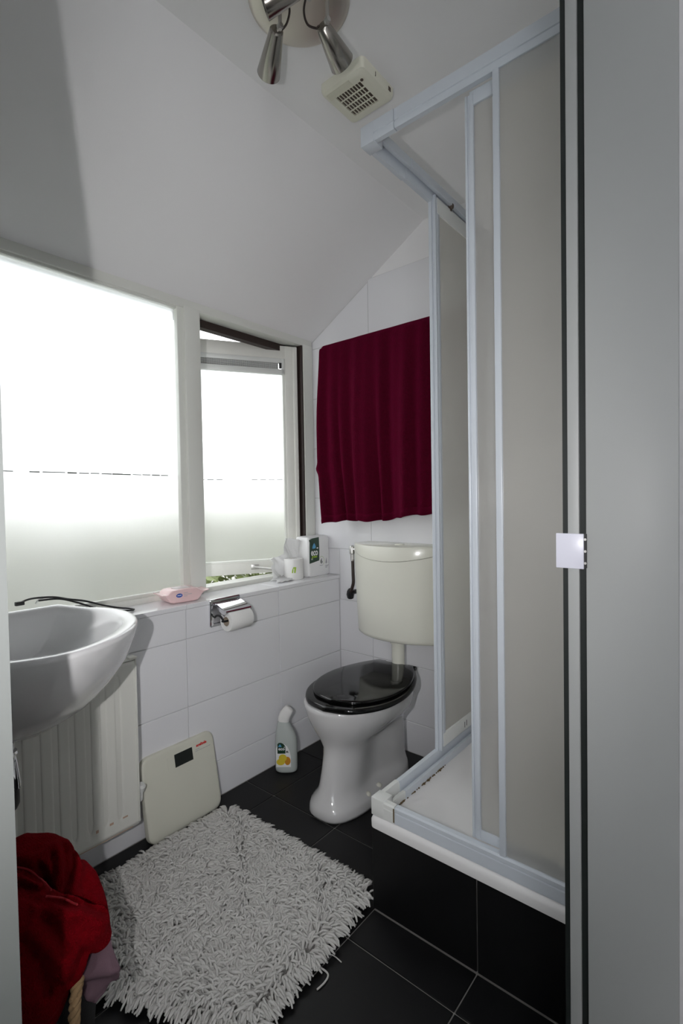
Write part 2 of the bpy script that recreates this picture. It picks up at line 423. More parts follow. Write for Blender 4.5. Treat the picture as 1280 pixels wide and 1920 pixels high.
for k in range(75):
    u = .096 + k * .006; sbox(vg, u, u + .0014, -.006, -.0035, 1.8215, 1.8545, bev=0)
for k in range(6): sbox(vg, .095, .548, -.006, -.003, 1.8225 + k * .006, 1.8238 + k * .006, bev=0)
tag(W2('vent_mesh', vg, M['alu_warm'], smooth=False), kind='stuff')
vk = bmesh.new(); sbox(vk, .08, .092, -.004, .006, 1.825, 1.853, bev=.001)
W2('vent_slider', vk, M['black'])
st = bmesh.new()
a = SM @ Vector((.235, .003, .832)); e = Vector((-.115, -.215, .806))
sbox(st, .215, .255, 0, .006, .820, .845, bev=.001); tube(st, [a, a + (e - a) * .5 + Vector((0, 0, .003)), e], .006, 8); tube(st, [e, e + Vector((.012, .014, .012))], .0065, 8)
W2('stay_arm', st, M['steel'])
# outside: eave, ground, hedge
tag(fin('trim_2', prism(bmesh.new(), [(-.236, 1.955), (-.236, 2.06), (-.52, 2.12), (-.52, 2.018)], 1, -3.2, 1.2), M['brown'], smooth=False), kind='structure')
tag(fin('ground', B(-14, -.32, -9, 9, -.25, -.15), M['soil'], smooth=False), kind='structure')
N = 11000
c = np.stack([rng.uniform(-2.2, -1.35, N), rng.uniform(-3.2, 4.0, N), rng.uniform(-.14, 1.18, N) + rng.normal(0, .03, N)], 1)
a1 = rng.normal(size=(N, 3)); a1 /= np.linalg.norm(a1, axis=1)[:, None]; a2 = np.cross(a1, rng.normal(size=(N, 3))); a2 /= np.linalg.norm(a2, axis=1)[:, None]
L_ = rng.uniform(.035, .065, N)[:, None]
V = np.stack([c - a1 * L_, c + a2 * L_ * .5 + .006 * np.cross(a1, a2), c + a1 * L_, c - a2 * L_ * .5 + .006 * np.cross(a1, a2)], 1).reshape(-1, 3)
F = np.arange(4 * N).reshape(-1, 4)
me = bpy.data.meshes.new('hedge'); me.from_pydata(V.tolist(), [], F.tolist())
hd = tag(link('hedge', me, M['leaf']), 'leafy green hedge outside below the open window', 'hedge', kind='stuff')

# ------------------------------------------------------------------ door pieces
t1 = setting('trim_1', (1.45, -1.02, 0))
def T1(name, bm, m, **k): return keep(fin(name, bm, m, t1, **k), t1)
T1('reveal', B(1.4065, 1.536, -1.022, -1.012, 0, 2.15, bev=.001), M['jamb'])
T1('stop_bead', B(1.3775, 1.3955, -1.022, -1.0, 0, 2.15, bev=.001), M['jamb'])
T1('seal', B(1.3955, 1.4065, -1.0165, -1.010, 0, 2.15), M['dark_gap'], smooth=False)
T1('rubber_strip', B(1.369, 1.3775, -1.020, -1.0, 0, 2.15), M['dark_gap'], smooth=False)
T1('jamb_back', B(1.3695, 1.392, -1.0, -.90, 0, 2.15), M['jamb'], smooth=False)
pt = thing('strike_plate', 'square lilac-white metal plate on the door jamb edge', 'strike plate', (1.38, -1.024, 1.066))
keep(fin('plate', B(1.359, 1.4035, -1.0255, -1.022, 1.036, 1.0955, bev=.0008), M['plate'], pt), pt)
pb = B(1.4035, 1.408, -1.0235, -1.0165, 1.038, 1.0955)
keep(fin('side_lip', pb, M['black'], pt, smooth=False), pt)
ps = bmesh.new()
for z in (1.046, 1.066, 1.086): lathe(ps, [(.0022, 0), (.0022, .001)], (1.4055, -1.0235, z), (0, -1, 0), 10)
keep(fin('screw', ps, M['steel'], pt), pt)

# ------------------------------------------------------------------ shower
t2 = tag(fin('trim_3', B(.799, 1.39, -.808, .0, 0, .234), M['dark_grout'], smooth=False), kind='structure')
tiles(t2, [(.793, 1.105 - J, -.814, -.804, .002, .235), (1.105 + J, 1.389, -.814, -.804, .002, .235)] +
      [(.793, .803, a_ + J, b_ - J, .002, .235) for a_, b_ in ((-.8025, -.618), (-.618, -.303), (-.303, -.001))], M['black_tile'])
tr = thing('shower_tray', 'white acrylic shower tray on the black tiled plinth', 'shower tray', (1.09, -.41, .236))
def rr2(x0, x1, y0, y1, r, z, n=6):
    return [(p[0] + (x0 + x1) / 2, p[1] + (y0 + y1) / 2, z) for p in rrect(x1 - x0, y1 - y0, r, n)]
X0, X1, Y0, Y1 = .790, 1.388, -.818, -.002
bm = bmesh.new()
loft(bm, [rr2(X0 + .006, X1, Y0 + .006, Y1, .012, .2355), rr2(X0 - .002, X1, Y0 - .002, Y1, .016, .239), rr2(X0 - .003, X1, Y0 - .003, Y1, .018, .258),
          rr2(X0 + .002, X1, Y0 + .002, Y1, .018, .270), rr2(X0 + .010, X1 - .01, Y0 + .010, Y1 - .01, .018, .274), rr2(X0 + .04, X1 - .04, Y0 + .04, Y1 - .04, .05, .276),
          rr2(X0 + .075, X1 - .06, Y0 + .075, Y1 - .06, .10, .268), rr2(X0 + .10, X1 - .08, Y0 + .10, Y1 - .08, .13, .245), rr2(X0 + .13, X1 - .10, Y0 + .13, Y1 - .10, .14, .238), rr2(X0 + .28, X1 - .28, Y0 + .35, Y1 - .35, .01, .236)])
keep(fin('basin', bm, M['tray'], tr, ang=.9), tr)
dr_ = bmesh.new(); lathe(dr_, [(.04, .2375), (.04, .241), (.03, .243)], (1.08, -.41, 0), (0, 0, 1), 20)
keep(fin('drain', dr_, M['chrome'], tr), tr)

en = thing('shower_enclosure', 'white-framed corner shower enclosure with pebbled sliding panels', 'shower', (1.0, -.6, .276))
def EN(name, bm, m, **k): return keep(fin(name, bm, m, en, **k), en)
def rail_prof(s, z0, z1, flip=False):
    """outline across a track: s = depth inwards from the outer face; stepped outer face with a groove"""
    h = z1 - z0
    return [(0, z0), (s, z0), (s, z0 + h * .55), (s * .75, z0 + h * .55), (s * .75, z0 + h * .35), (s * .5, z0 + h * .35), (s * .5, z0 + h * .75), (s * .42, z1), (s * .08, z1), (0, z1 - h * .1), (0, z0 + h * .72), (.0025, z0 + h * .69), (.0025, z0 + h * .64), (0, z0 + h * .61)]
zb0, zb1, zt0, zt1 = .274, .320, 2.122, 2.170
bp = rail_prof(.040, zb0, zb1)
EN('bottom_front_rail', prism(bmesh.new(), [(-.814 + p[0], p[1]) for p in bp], 0, .87, 1.388), M['alu'])
EN('bottom_side_rail', prism(bmesh.new(), [(.7945 + p[0], p[1]) for p in bp], 1, -.70, -.003), M['alu'])
cb = bmesh.new(); prism(cb, [(-.8155 + p[0], p[1] + (.0015 if p[1] > .3 else 0)) for p in bp], 0, .793, .869); prism(cb, [(.7930 + p[0], p[1] + (.0015 if p[1] > .3 else 0)) for p in bp], 1, -.815, -.701)
box(cb, .7922, .8355, -.8162, -.7725, zb0, zb1 + .003, bev=.002)
EN('bottom_corner_cover', cb, M['alu_warm'])
tp = [(p[0], zt0 + zt1 - p[1]) for p in rail_prof(.040, zt0, zt1)]
EN('top_front_rail', prism(bmesh.new(), [(-.814 + p[0], p[1]) for p in tp], 0, .90, 1.388), M['alu'])
EN('top_side_rail', prism(bmesh.new(), [(.7945 + p[0], p[1]) for p in tp], 1, -.62, -.003), M['alu'])
cb = bmesh.new(); prism(cb, [(-.8155 + p[0], p[1] - (.002 if p[1] < 2.13 else 0)) for p in tp], 0, .793, .8985); prism(cb, [(.7930 + p[0], p[1] - (.002 if p[1] < 2.13 else 0)) for p in tp], 1, -.815, -.621)
box(cb, .7922, .8355, -.8162, -.7725, zt0 - .0045, zt1 + .001, bev=.002)
EN('top_corner_cover', cb, M['alu'])
# wall profiles
EN('wall_profile', B(.797, .838, -.030, -.001, .32, 2.122, bev=.002), M['alu'])
EN('wall_profile', B(1.360, 1.388, -.812, -.772, .32, 2.122, bev=.002), M['alu'])
# front: fixed panel and slider behind it
def panel(name, x0, x1, y0, y1, z0, z1, ax):
    o = fin(name, B(x0, x1, y0, y1, z0, z1), [M['clear'], M['acryl']], en, smooth=False)
    for p in o.data.polygons:
        if p.normal.dot(Vector(ax)) > .9: p.material_index = 1
    return keep(o, en)
panel('fixed_front_panel', 1.176, 1.365, -.807, -.8035, .30, 2.135, (0, -1, 0))
EN('front_post', B(1.1630, 1.1785, -.812, -.800, .288, 2.148, bev=.0015), M['alu'])
EN('panel_edge', B(1.1775, 1.38, -.8035, -.8005, .318, .334), M['alu']); EN('panel_edge', B(1.1775, 1.38, -.8035, -.8, 2.095, 2.126), M['alu'])
panel('sliding_front_panel', 1.105, 1.36, -.790, -.7865, .33, 2.10, (0, -1, 0))
pp = bmesh.new(); box(pp, 1.088, 1.0945, -.7975, -.780, .322, 2.112, bev=.003); box(pp, 1.0945, 1.100, -.7945, -.781, .322, 2.112, bev=.001); box(pp, 1.0995, 1.1095, -.7965, -.781, .322, 2.112, bev=.0015)
EN('front_slider_stile', pp, M['alu'])
EN('slider_edge', B(1.10, 1.36, -.795, -.782, .322, .346, bev=.001), M['alu']); EN('slider_edge', B(1.10, 1.36, -.795, -.782, 2.085, 2.118, bev=.001), M['alu'])
# side: fixed panel by the back wall and slider
panel('fixed_side_panel', .800, .8035, -.43, -.03, .31, 2.14, (1, 0, 0))
panel('sliding_side_panel', .8165, .820, -.45, -.05, .375, 2.10, (1, 0, 0))
pp = bmesh.new(); box(pp, .799, .811, -.4665, -.4575, .300, 2.140, bev=.003); box(pp, .8105, .8235, -.462, -.4515, .318, 2.142, bev=.0015); box(pp, .812, .824, -.452, -.435, .330, 2.135, bev=.001)
EN('side_slider_stile', pp, M['alu'])
EN('slider_edge', B(.8125, .8255, -.4515, -.03, .330, .374, bev=.001), M['alu_warm']); EN('slider_edge', B(.8125, .8255, -.4515, -.03, 2.085, 2.135, bev=.001), M['alu_warm'])
for y in (-.36, -.17, -.05):
    g = bmesh.new(); lathe(g, [(.006, 0), (.009, .004), (.009, .009), (.004, .012)], (.824, y, 2.145), (1, .2, 0), 10); box(g, .819, .827, y - .004, y + .004, 2.130, 2.15)
    EN('roller', g, M['fan_dark'])
for y0_, y1_, zz in ((-.30, -.297, .34), (-.285, -.282, .342)): EN('seal_tear', B(.8255, .8262, y0_, y1_, zz, zz + .02), M['black'], smooth=False)
# mould along the inner joints
g = bmesh.new()
for k in range(60):
    if rng.random() < .35: continue
    y = -.755 + k * .0049; s = .0015 + .003 * rng.random(); box(g, .834 - .001, .834 + s * (.6 + rng.random()), y, y + .003 + .004 * rng.random(), .2755, .2755 + s)
for k in range(36):
    x = 1.18 + k * .005; s = .002 + .004 * rng.random(); box(g, x, x + .003 + .003 * rng.random(), -.8005, -.800 + s, .319, .320 + s)
box(g, .866, .8695, -.8162, -.8150, .278, .316)
tag(EN('mould', g, M['mould'], smooth=False), kind='stuff')

# ------------------------------------------------------------------ ceiling lamp
lp = thing('ceiling_spotlight', 'round brushed nickel ceiling lamp with three swivel spots', 'lamp', (.775, -1.03, ZC))
def LP(name, bm, m, parent=None, **k):
    o = fin(name, bm, m, parent or lp, **k)
    return keep(o, lp) if parent is None else o
LP('ceiling_plate', lathe(bmesh.new(), [(.121, 0), (.1225, -.003), (.121, -.008), (.112, -.013), (.08, -.0175), (.03, -.020), (.001, -.0205)], (.775, -1.03, ZC), (0, 0, 1), 64), M['plate_nickel'], ang=1.2)
def spot(neck, mouth, r0, r1, stem_top, cable):
    n, m_ = Vector(neck), Vector(mouth); d = (m_ - n); L = d.length; d.normalize()
    sh = bmesh.new(); lathe(sh, [(.001, 0), (r0 * .8, 0), (r0, .003), (r0 + (r1 - r0) * .5, L * .5), (r1, L - .001), (r1 * .985, L), (r1 * .95, L - .002), (r1 * .93, L - .006), (r0 * .9, .012), (.001, .011)], n, d, 40, cap=False)
    s = LP('spot_shade', sh, M['nickel'], ang=.7)
    fin('bulb', lathe(bmesh.new(), [(.001, L - .012), (r1 * .5, L - .010), (r1 * .9, L - .006), (r1 * .9, L - .010), (r1 * .3, L - .03), (.001, L - .035)], n - lp.location, d, 24, cap=False), M['bulb'], s)
    st_ = Vector(stem_top); b = n + d * .018 + (st_ - n).normalized() * .0
    ar = bmesh.new(); bot = Vector((st_.x, st_.y, n.z)); side = (n - bot)
    tube(ar, [st_, bot + Vector((0, 0, -.008))], .0045, 8); tube(ar, [bot, n + d * .012], .004, 8)
    lathe(ar, [(.006, -.006), (.007, 0), (.006, .006)], bot, (side if side.length > .002 else Vector((1, 0, 0))), 12)
    LP('swivel_arm', ar, M['steel'])
    cb_ = bmesh.new(); tube(cb_, smooth_path(cable, 6), .0026, 8); c1 = Vector(cable[-1]); lathe(cb_, [(.0042, -.006), (.0042, .012)], c1, d, 10)
    LP('cable', cb_, M['brown'])
spot((.741, -1.073, 2.287), (.648, -1.016, 2.268), .0165, .0300, (.752, -1.073, 2.355), [(.765, -1.060, 2.352), (.768, -1.056, 2.325), (.758, -1.057, 2.300), (.740, -1.062, 2.289)])
spot((.830, -1.010, 2.286), (.817, -.921, 2.262), .0165, .0315, (.848, -1.012, 2.355), [(.812, -1.040, 2.352), (.795, -1.035, 2.325), (.795, -1.022, 2.300), (.817, -1.006, 2.288)])
spot((.880, -1.096, 2.292), (.789, -1.158, 2.254), .0165, .0300, (.850, -1.075, 2.355), [(.80, -1.10, 2.352), (.83, -1.11, 2.33), (.875, -1.09, 2.31), (.882, -1.093, 2.298)])

# ------------------------------------------------------------------ extractor fan
fn = thing('extractor_fan', 'square cream ceiling extractor fan with slotted grille', 'fan', (.737, -.755, ZC))
def FN(name, bm, m, **k): return keep(fin(name, bm, m, fn, **k), fn)
cx, cy, hs = .7215, -.733, .0785
def sq(h, z, r=.012): return [(p[0] + cx, p[1] + cy, z) for p in rrect(2 * h, 2 * h, r, 4)]
hb = bmesh.new(); gx0, gx1, gy0, gy1 = cx - .047, cx + .042, cy - .043, cy + .047
loft(hb, [sq(hs, ZC), sq(hs, 2.349), sq(hs - .003, 2.341), sq(hs - .010, 2.336), sq(hs - .018, 2.335)], cap=False)
rin = [(gx1, gy1), (gx0, gy1), (gx0, gy0), (gx1, gy0)]
# front face: ring between the outline and the grille opening
o_ = sq(hs - .018, 2.335); vo = [hb.verts.new(p) for p in o_]; vi = [hb.verts.new((x, y, 2.335)) for x, y in rin]; vi2 = [hb.verts.new((x, y, 2.342)) for x, y in rin]
for q in range(4):
    seg_ = vo[q * 5:(q + 1) * 5]
    for a_, b_ in zip(seg_[:-1], seg_[1:]): hb.faces.new((vi[q], a_, b_))
    nx = vo[((q + 1) * 5) % 20]; hb.faces.new((vi[q], seg_[-1], nx, vi[(q + 1) % 4])); hb.faces.new((vi[q], vi[(q + 1) % 4], vi2[(q + 1) % 4], vi2[q]))
bmesh.ops.remove_doubles(hb, verts=hb.verts[:], dist=1e-5)
FN('housing', hb, M['fan'], ang=.5)
FN('fan_inside', B(gx0, gx1, gy0, gy1, 2.340, 2.345), M['fan_dark'], smooth=False)
gb = bmesh.new()
for k in range(1, 9): x = gx0 + (gx1 - gx0) * k / 9; box(gb, x - .0011, x + .0011, gy0, gy1, 2.3345, 2.3368)
for k in range(1, 4): y = gy0 + (gy1 - gy0) * k / 4; box(gb, gx0, gx1, y - .0016, y + .0016, 2.3343, 2.3368)
FN('grille', gb, M['fan'], smooth=False)
gb = bmesh.new()
for k in range(8):
    y = cy - .068 + k * .0031; box(gb, cx - .064, cx + .02, y, y + .0022, 2.3335, 2.3355, bev=.0005, seg=1)
FN('ribs', gb, M['fan'])
FN('screw', lathe(bmesh.new(), [(.0045, 2.3355), (.0045, 2.3335), (.003, 2.333)], (cx + .05, cy - .045, 0), (0, 0, 1), 14), M['fan_dark'])
FN('side_slot', B(cx + hs - .0008, cx + hs + .0008, cy + .045, cy + .056, 2.347, 2.358), M['fan_dark'], smooth=False); FN('side_slot', B(cx + hs - .0008, cx + hs + .0006, cy - .02, cy - .0175, 2.346, 2.358), M['fan_dark'], smooth=False)

# ------------------------------------------------------------------ towel rail and burgundy towel
tr_ = thing('towel_rail', 'chrome wall bar under the burgundy towel', 'towel rail', (.3, -.06, 1.90))
g = bmesh.new(); tube(g, [(-.036, -.062, 1.899), (.636, -.062, 1.899)], .008, 12)
keep(fin('bar', g, M['chrome'], tr_), tr_)
for x in (-.028, .628):
    g = bmesh.new(); tube(g, [(x, -.062, 1.899), (x, -.003, 1.899)], .007, 10); lathe(g, [(.018, 0), (.018, .006), (.012, .012)], (x, -.001, 1.899), (0, -1, 0), 18)
    keep(fin('bracket', g, M['chrome'], tr_), tr_)
tw = thing('bath_towel', 'burgundy bath towel hanging over the rail on the back wall', 'towel', (.3, -.062, 1.9))
nu, nv = 120, 150
zbot_f = lambda u: 1.047 + .045 * u + .006 * math.sin(u * 9)
verts = []; faces = []
for j in range(nv):
    t = j / (nv - 1)
    for i in range(nu):
        u = i / (nu - 1)
        if t < .60:                               # front fall, bottom to bar
            s = t / .60; z = zbot_f(u) + (1.899 - zbot_f(u)) * s; base = -.079; k = 1
        elif t < .66:                             # over the bar
            a_ = (t - .60) / .06 * PI; z = 1.899 + .0165 * math.sin(a_); base = -.062 - .017 * math.cos(a_); k = .15; s = 1
        else:
            s2 = (t - .66) / .34; z = 1.899 - (1.899 - 1.14) * s2; base = -.045; k = -.35; s = 1 - s2
        dn_ = (1.9 - z) / .85
        xl = -.030 + .004 * math.sin(z * 11) + (.040 * max(0, (dn_ - .62) / .38) ** 1.3 if k > 0 else .01 * dn_)
        if z > 1.89: xl += .012 * (z - 1.89) / .025
        xr = .618 - .01 * dn_
        x = xl + (xr - xl) * u - (.012 * math.exp(-((z - 1.31) / .02) ** 2) * (1 - u) ** 12 if k > 0 else 0)
        am = .006 + .023 * min(1, max(0, dn_)) ** .7
        f = (math.sin(u * 2 * PI * 2.7 + .6 + .25 * dn_) * .55 + .45 * math.sin(u * 2 * PI * 5.3 + 2.1 - .5 * dn_) + .25 * math.sin(u * 2 * PI * 9.1 + 1.0))
        f += -1.2 * math.exp(-((u - .53) / .025) ** 2) * dn_ - .9 * math.exp(-((u - .17 - .02 * dn_) / .02) ** 2) * dn_
        y = base - k * am * (f + (.7 if k > 0 else 0)) 
        if k < 0: y = min(-.010, base + .006 * f * dn_)
        else: y = min(y, -.058 if t < .6 else y)
        verts.append((x, y, z + .003 * math.sin(u * 40) * (1 if t < .02 else 0)))
for j in range(nv - 1):
    for i in range(nu - 1):
        a_ = j * nu + i; faces.append((a_, a_ + 1, a_ + nu + 1, a_ + nu))
me = bpy.data.meshes.new('cloth'); me.from_pydata([tuple(Vector(v) - Vector((.3, -.062, 1.9))) for v in verts], [], faces); me.polygons.foreach_set('use_smooth', [True] * len(me.polygons))
tc_ = link('cloth', me, M['burgundy'], tw); md = tc_.modifiers.new('thickness', 'SOLIDIFY'); md.thickness = .005; md.offset = 0
hem = bmesh.new(); hv = []
for i in range(nu):
    p = Vector(verts[i]); q = Vector(verts[nu * 2 + i]); hv.append((p, q))
loft(hem, [[p + Vector((0, -.0035, -.003)) for p, q in hv], [q * .5 + p * .5 + Vector((0, -.0062, 0)) for p, q in hv], [q + Vector((0, -.0032, .012)) for p, q in hv]], cap=False, close=False)
ho = fin('hem', hem, M['burgundy'], tw, ang=3); keep(ho, tw)
md = ho.modifiers.new('thickness', 'SOLIDIFY'); md.thickness = .003

# ------------------------------------------------------------------ toilet and cistern
TA = Matrix.Translation((.394, -.10, 0)) @ Matrix.Rotation(math.radians(2.0), 4, 'Z')
TS = Matrix.Translation((.399, -.10, 0)) @ Matrix.Rotation(math.radians(4.5), 4, 'Z')   # the seat sits a little askew
to = thing('toilet', 'white floor-standing toilet with a black seat and lid', 'toilet', (.405, -.10, 0))
def TO(name, bm, m, parent=None, **k):
    bmesh.ops.transform(bm, matrix=TS if name in ('seat', 'lid', 'hinge') else TA, verts=bm.verts[:]); o = fin(name, bm, m, to, **k); return keep(o, to)
def egg(z, yf, yb, hw, pw=2.2, waist=0.0, wy=.35, back=.55, n=48):
    """closed outline: rounded front at yf, squarer back at yb (both negative y)"""
    out = []; ym = yb + (yf - yb) * .42
    for k in range(n):
        a_ = 2 * PI * k / n; c_, s_ = math.cos(a_), math.sin(a_)
        ex = 2 / pw if s_ < 0 else 2 / (pw + 1.8)
        x = hw * math.copysign(abs(c_) ** ex, c_); y = (ym - yf) * abs(s_) ** ex if s_ < 0 else (yb - ym) * abs(s_) ** ex
        y = ym - y if s_ < 0 else ym + y
        if s_ > 0: x *= 1 - (1 - back) * (abs(y - ym) / abs(yb - ym)) ** 2
        if waist:
            tpos = (y - yf) / (yb - yf); x *= 1 - waist * math.exp(-((tpos - wy) / .25) ** 2)
        out.append((x, y, z))
    return out
RG = [(.0, -.520, .0, 0.118, 2.8, .04, .5, .75), (.012, -.526, .0, 0.120, 2.8, .04, .5, .75), (.03, -.524, .0, 0.117, 2.8, .06, .5, .75), (.040, -.520, .0, 0.114, 2.8, .10, .56, .75), (.050, -.515, .0, 0.113, 2.5, 0.32, .52, .72), (.064, -.509, .0, 0.111, 2.25, 0.48, .52, .70), (.080, -.502, .0, 0.106, 2.05, 0.52, .52, .70),
      (.10, -.494, .0, 0.104, 2.05, 0.52, .52, .70), (.15, -.480, -.0, 0.101, 2.05, 0.52, .52, .70), (.20, -.470, -.002, 0.100, 2.05, 0.52, .52, .70), (.235, -.468, -.006, 0.102, 2.05, 0.44, .52, .70),
      (.262, -.474, -.010, 0.116, 2.3, .22, .62, .78), (.29, -.488, -.010, 0.138, 2.25, .06, .6, .72), (.32, -.503, -.008, 0.160, 2.2, 0, .5, .66), (.355, -.517, -.004, 0.174, 2.2, 0, .5, .6), (.385, -.524, .0, 0.180, 2.2, 0, .5, .58), (.398, -.526, .0, 0.181, 2.2, 0, .5, .58), (.402, -.519, -.004, 0.176, 2.2, 0, .5, .58)]
bm = loft(bmesh.new(), [egg(r[0], r[1], r[2], r[3], r[4], r[5], r[6], r[7]) for r in RG])
TO('bowl', bm, M['toilet'], ang=1.4)
def rounded_slab(o0, z0, z1, r=.006, n=3, f=None):
    """stack of scaled outlines giving a rounded edge"""
    cxx = sum(p[0] for p in o0) / len(o0); cyy = sum(p[1] for p in o0) / len(o0); rings = []
    def sc(d, z): return [(p[0] - d * (p[0] - cxx) / max(1e-6, math.hypot(p[0] - cxx, p[1] - cyy)), p[1] - d * (p[1] - cyy) / max(1e-6, math.hypot(p[0] - cxx, p[1] - cyy)), z) for p in o0]
    for k in range(n + 1): a_ = PI / 2 * k / n; rings.append(sc(r * (1 - math.sin(a_)), z0 + r * (1 - math.cos(a_))))
    for k in range(n + 1): a_ = PI / 2 * k / n; rings.append(sc(r * (1 - math.cos(a_)), z1 - r * (1 - math.sin(a_))))
    if f: rings += [sc(d, z1 + z) for d, z in f]
    return loft(bmesh.new(), rings)
def lidline(k, yo=0.0, n=5):
    H = [(.102, .012), (.150, -.07), (.186, -.165), (.203, -.265), (.194, -.365), (.158, -.45), (.092, -.518), (0, -.543)]
    P = [(p.x, p.y) for p in smooth_path([(x, y, 0) for x, y in H], n)]; P = P + [(-x, y) for x, y in P[-2::-1]]
    return [(x * k, (y + .25) * k - .25 + yo) for x, y in P][::-1]
seat_o = lidline(.955, .004)
TO('seat', rounded_slab(seat_o, .404, .424, .008), M['lacquer'], ang=1.2)
lid_o = lidline(.875, .019)
TO('lid', rounded_slab(lid_o, .425, .4385, .005, f=[(.012, .0016), (.06, .003), (.12, .0034)]), M['lacquer'], ang=.9)
for x in (-.075, .075):
    g = bmesh.new(); tube(g, [(x - .018, .012, .422), (x + .018, .012, .422)], .011, 12); TO('hinge', g, M['lacquer'])
for y in (-.345, -.271):
    g = bmesh.new(); lathe(g, [(.011, -.02), (.0115, 0), (.010, .005), (.006, .009), (.001, .010)], (.092, y, .044), (.45, 0, .9), 16, cap=False); TO('bolt_cap', g, M['ivory'])
g = bmesh.new(); tube(g, [(.0, .02, .30), (.0, .045, .30)], .052, 20); TO('waste_collar', g, M['ivory'])

ci = thing('toilet_cistern', 'ivory plastic cistern on the back wall above the toilet', 'cistern', (.405, -.002, .74))
def CI(name, bm, m, **k): return keep(fin(name, bm, m, ci, **k), ci)
def cis(z, hw, dep, ed=.105, n=22):
    out = [(-hw, -.002)]
    for k in range(n + 1):
        t = -1 + 2 * k / n; out.append((hw * math.copysign(abs(t) ** .96, t) if t else 0, -(ed + (dep - ed) * (1 - abs(t) ** 2.2))))
    out += [(hw, -.002)]
    return [(.405 + x, y, z) for x, y in out]
def cis_lower(n=22):
    rings = []
    for z, hw, dep in ((.548, .196, .172), (.552, .201, .178), (.565, .204, .182), (.70, .212, .186), (.86, .219, .190)): rings.append(cis(z, hw, dep))
    top = [(x, y, .9225 - .030 * (1 - min(1, abs(x - .405) / .22) ** 2) if y < -.05 else .9225) for x, y, z in cis(.9, .2205, .191)]
    rings.append(top); return rings
CI('tank', loft(bmesh.new(), cis_lower()), M['ivory'], ang=.7)
low = [(x, y, .9245 - .030 * (1 - min(1, abs(x - .405) / .22) ** 2) if y < -.05 else .9245) for x, y, z in cis(.9, .2215, .193)]
CI('tank_lid', loft(bmesh.new(), [low, cis(.950, .2215, .193), cis(.956, .219, .190), cis(.959, .213, .183)]), M['ivory'], ang=.7)
bt = bmesh.new(); lathe(bt, [(.022, .958), (.022, .963), (.019, .965)], (.43, -.10, 0), (0, 0, 1), 20); CI('flush_button', bt, M['ivory'])
g = bmesh.new(); tube(g, smooth_path([(.412, -.095, .552), (.412, -.095, .44), (.410, -.085, .39), (.408, -.07, .36)], 5), .0285, 18); lathe(g, [(.034, .525), (.034, .549)], (.412, -.095, 0), (0, 0, 1), 20)
CI('flush_pipe', g, M['ivory'])

hs_ = thing('filler_hose', 'dark brown filler hose with black stop valve left of the cistern', 'pipe', (.15, -.06, .85))
g = bmesh.new(); lathe(g, [(.010, .900), (.0125, .903), (.0125, .935), (.010, .940), (.004, .942)], (.145, -.075, 0), (0, 0, 1), 12); lathe(g, [(.009, .868), (.009, .9)], (.147, -.075, 0), (0, 0, 1), 6); tube(g, [(.145, -.075, .923), (.19, -.075, .923)], .007, 8)
keep(fin('compression_nut', g, M['steel'], hs_), hs_)
g = bmesh.new(); tube(g, smooth_path([(.148, -.075, .875), (.150, -.076, .80), (.149, -.074, .765), (.134, -.066, .735), (.118, -.058, .716)], 6), .0075, 12)
keep(fin('hose', g, M['brown'], hs_), hs_)
g = bmesh.new(); lathe(g, [(.010, -.03), (.016, -.028), (.019, -.008), (.016, .010), (.008, .022)], (.110, -.05, .708), (.25, -.35, .9), 8); tube(g, [(.112, -.05, .708), (.140, -.045, .716)], .008, 8); tube(g, [(.110, -.045, .708), (.110, -.003, .708)], .011, 10)
keep(fin('stop_valve', g, M['black'], hs_), hs_)

# ------------------------------------------------------------------ wash basin
wbn = thing('wash_basin', 'white oval wash basin on the window wall above the radiator', 'basin', (.0, -1.48, .84))
half = [(.002, .18), (.04, .235), (.09, .272), (.16, .290), (.24, .286), (.32, .258), (.39, .212), (.45, .152), (.49, .088), (.512, .032), (.515, 0)]
def basin_outline(n=5):
    P = smooth_path([(x, y, 0) for x, y in half], n); out = [(p.x, p.y) for p in P] + [(p.x, -p.y) for p in P[-2::-1]]
    return out
BO = basin_outline()
def bring(s, z, inset=0.0, tilt=True, sx=None):
    sx = s if sx is None else sx
    out = []
    for x, y in BO:
        xx, yy = x * sx, y * s
        if inset:
            cx_, cy_ = .22, 0; d_ = math.hypot(xx - cx_, yy - cy_); k_ = max(0, (d_ - inset) / d_); xx = cx_ + (xx - cx_) * k_; yy = cy_ + (yy - cy_) * k_
        zz = z + (.034 * max(0, 1 - xx / .22) ** 1.3 * max(0, 1 - (abs(yy) / .24) ** 2) if tilt else 0)
        out.append((max(xx, .002), yy - 1.498, zz))
    return out
rings = [bring(.20, .566, tilt=False), bring(.36, .574, tilt=False, sx=.38), bring(.55, .598, tilt=False, sx=.55), bring(.72, .643, tilt=False, sx=.71), bring(.85, .699, tilt=False, sx=.835), bring(.94, .752, tilt=False, sx=.925), bring(.985, .803, tilt=False, sx=.975),
         bring(1.0, .832), bring(1.0, .839), bring(1.0, .844, inset=.005), bring(1.0, .845, inset=.012), bring(1.0, .8435, inset=.030), bring(1.0, .838, inset=.038), bring(1.0, .82, inset=.044, tilt=True), bring(.86, .775, inset=.035, tilt=False), bring(.70, .735, inset=.03, tilt=False), bring(.45, .712, inset=.03, tilt=False), bring(.12, .706, inset=.01, tilt=False)]
keep(fin('bowl', loft(bmesh.new(), rings), M['porcelain'], wbn, ang=1.3), wbn)
g = bmesh.new(); tube(g, smooth_path([(.215, -1.528, .575), (.215, -1.528, .56), (.215, -1.528, .53)], 3), .016, 16); lathe(g, [(.022, .545), (.024, .55), (.022, .556)], (.215, -1.528, 0), (0, 0, 1), 18)
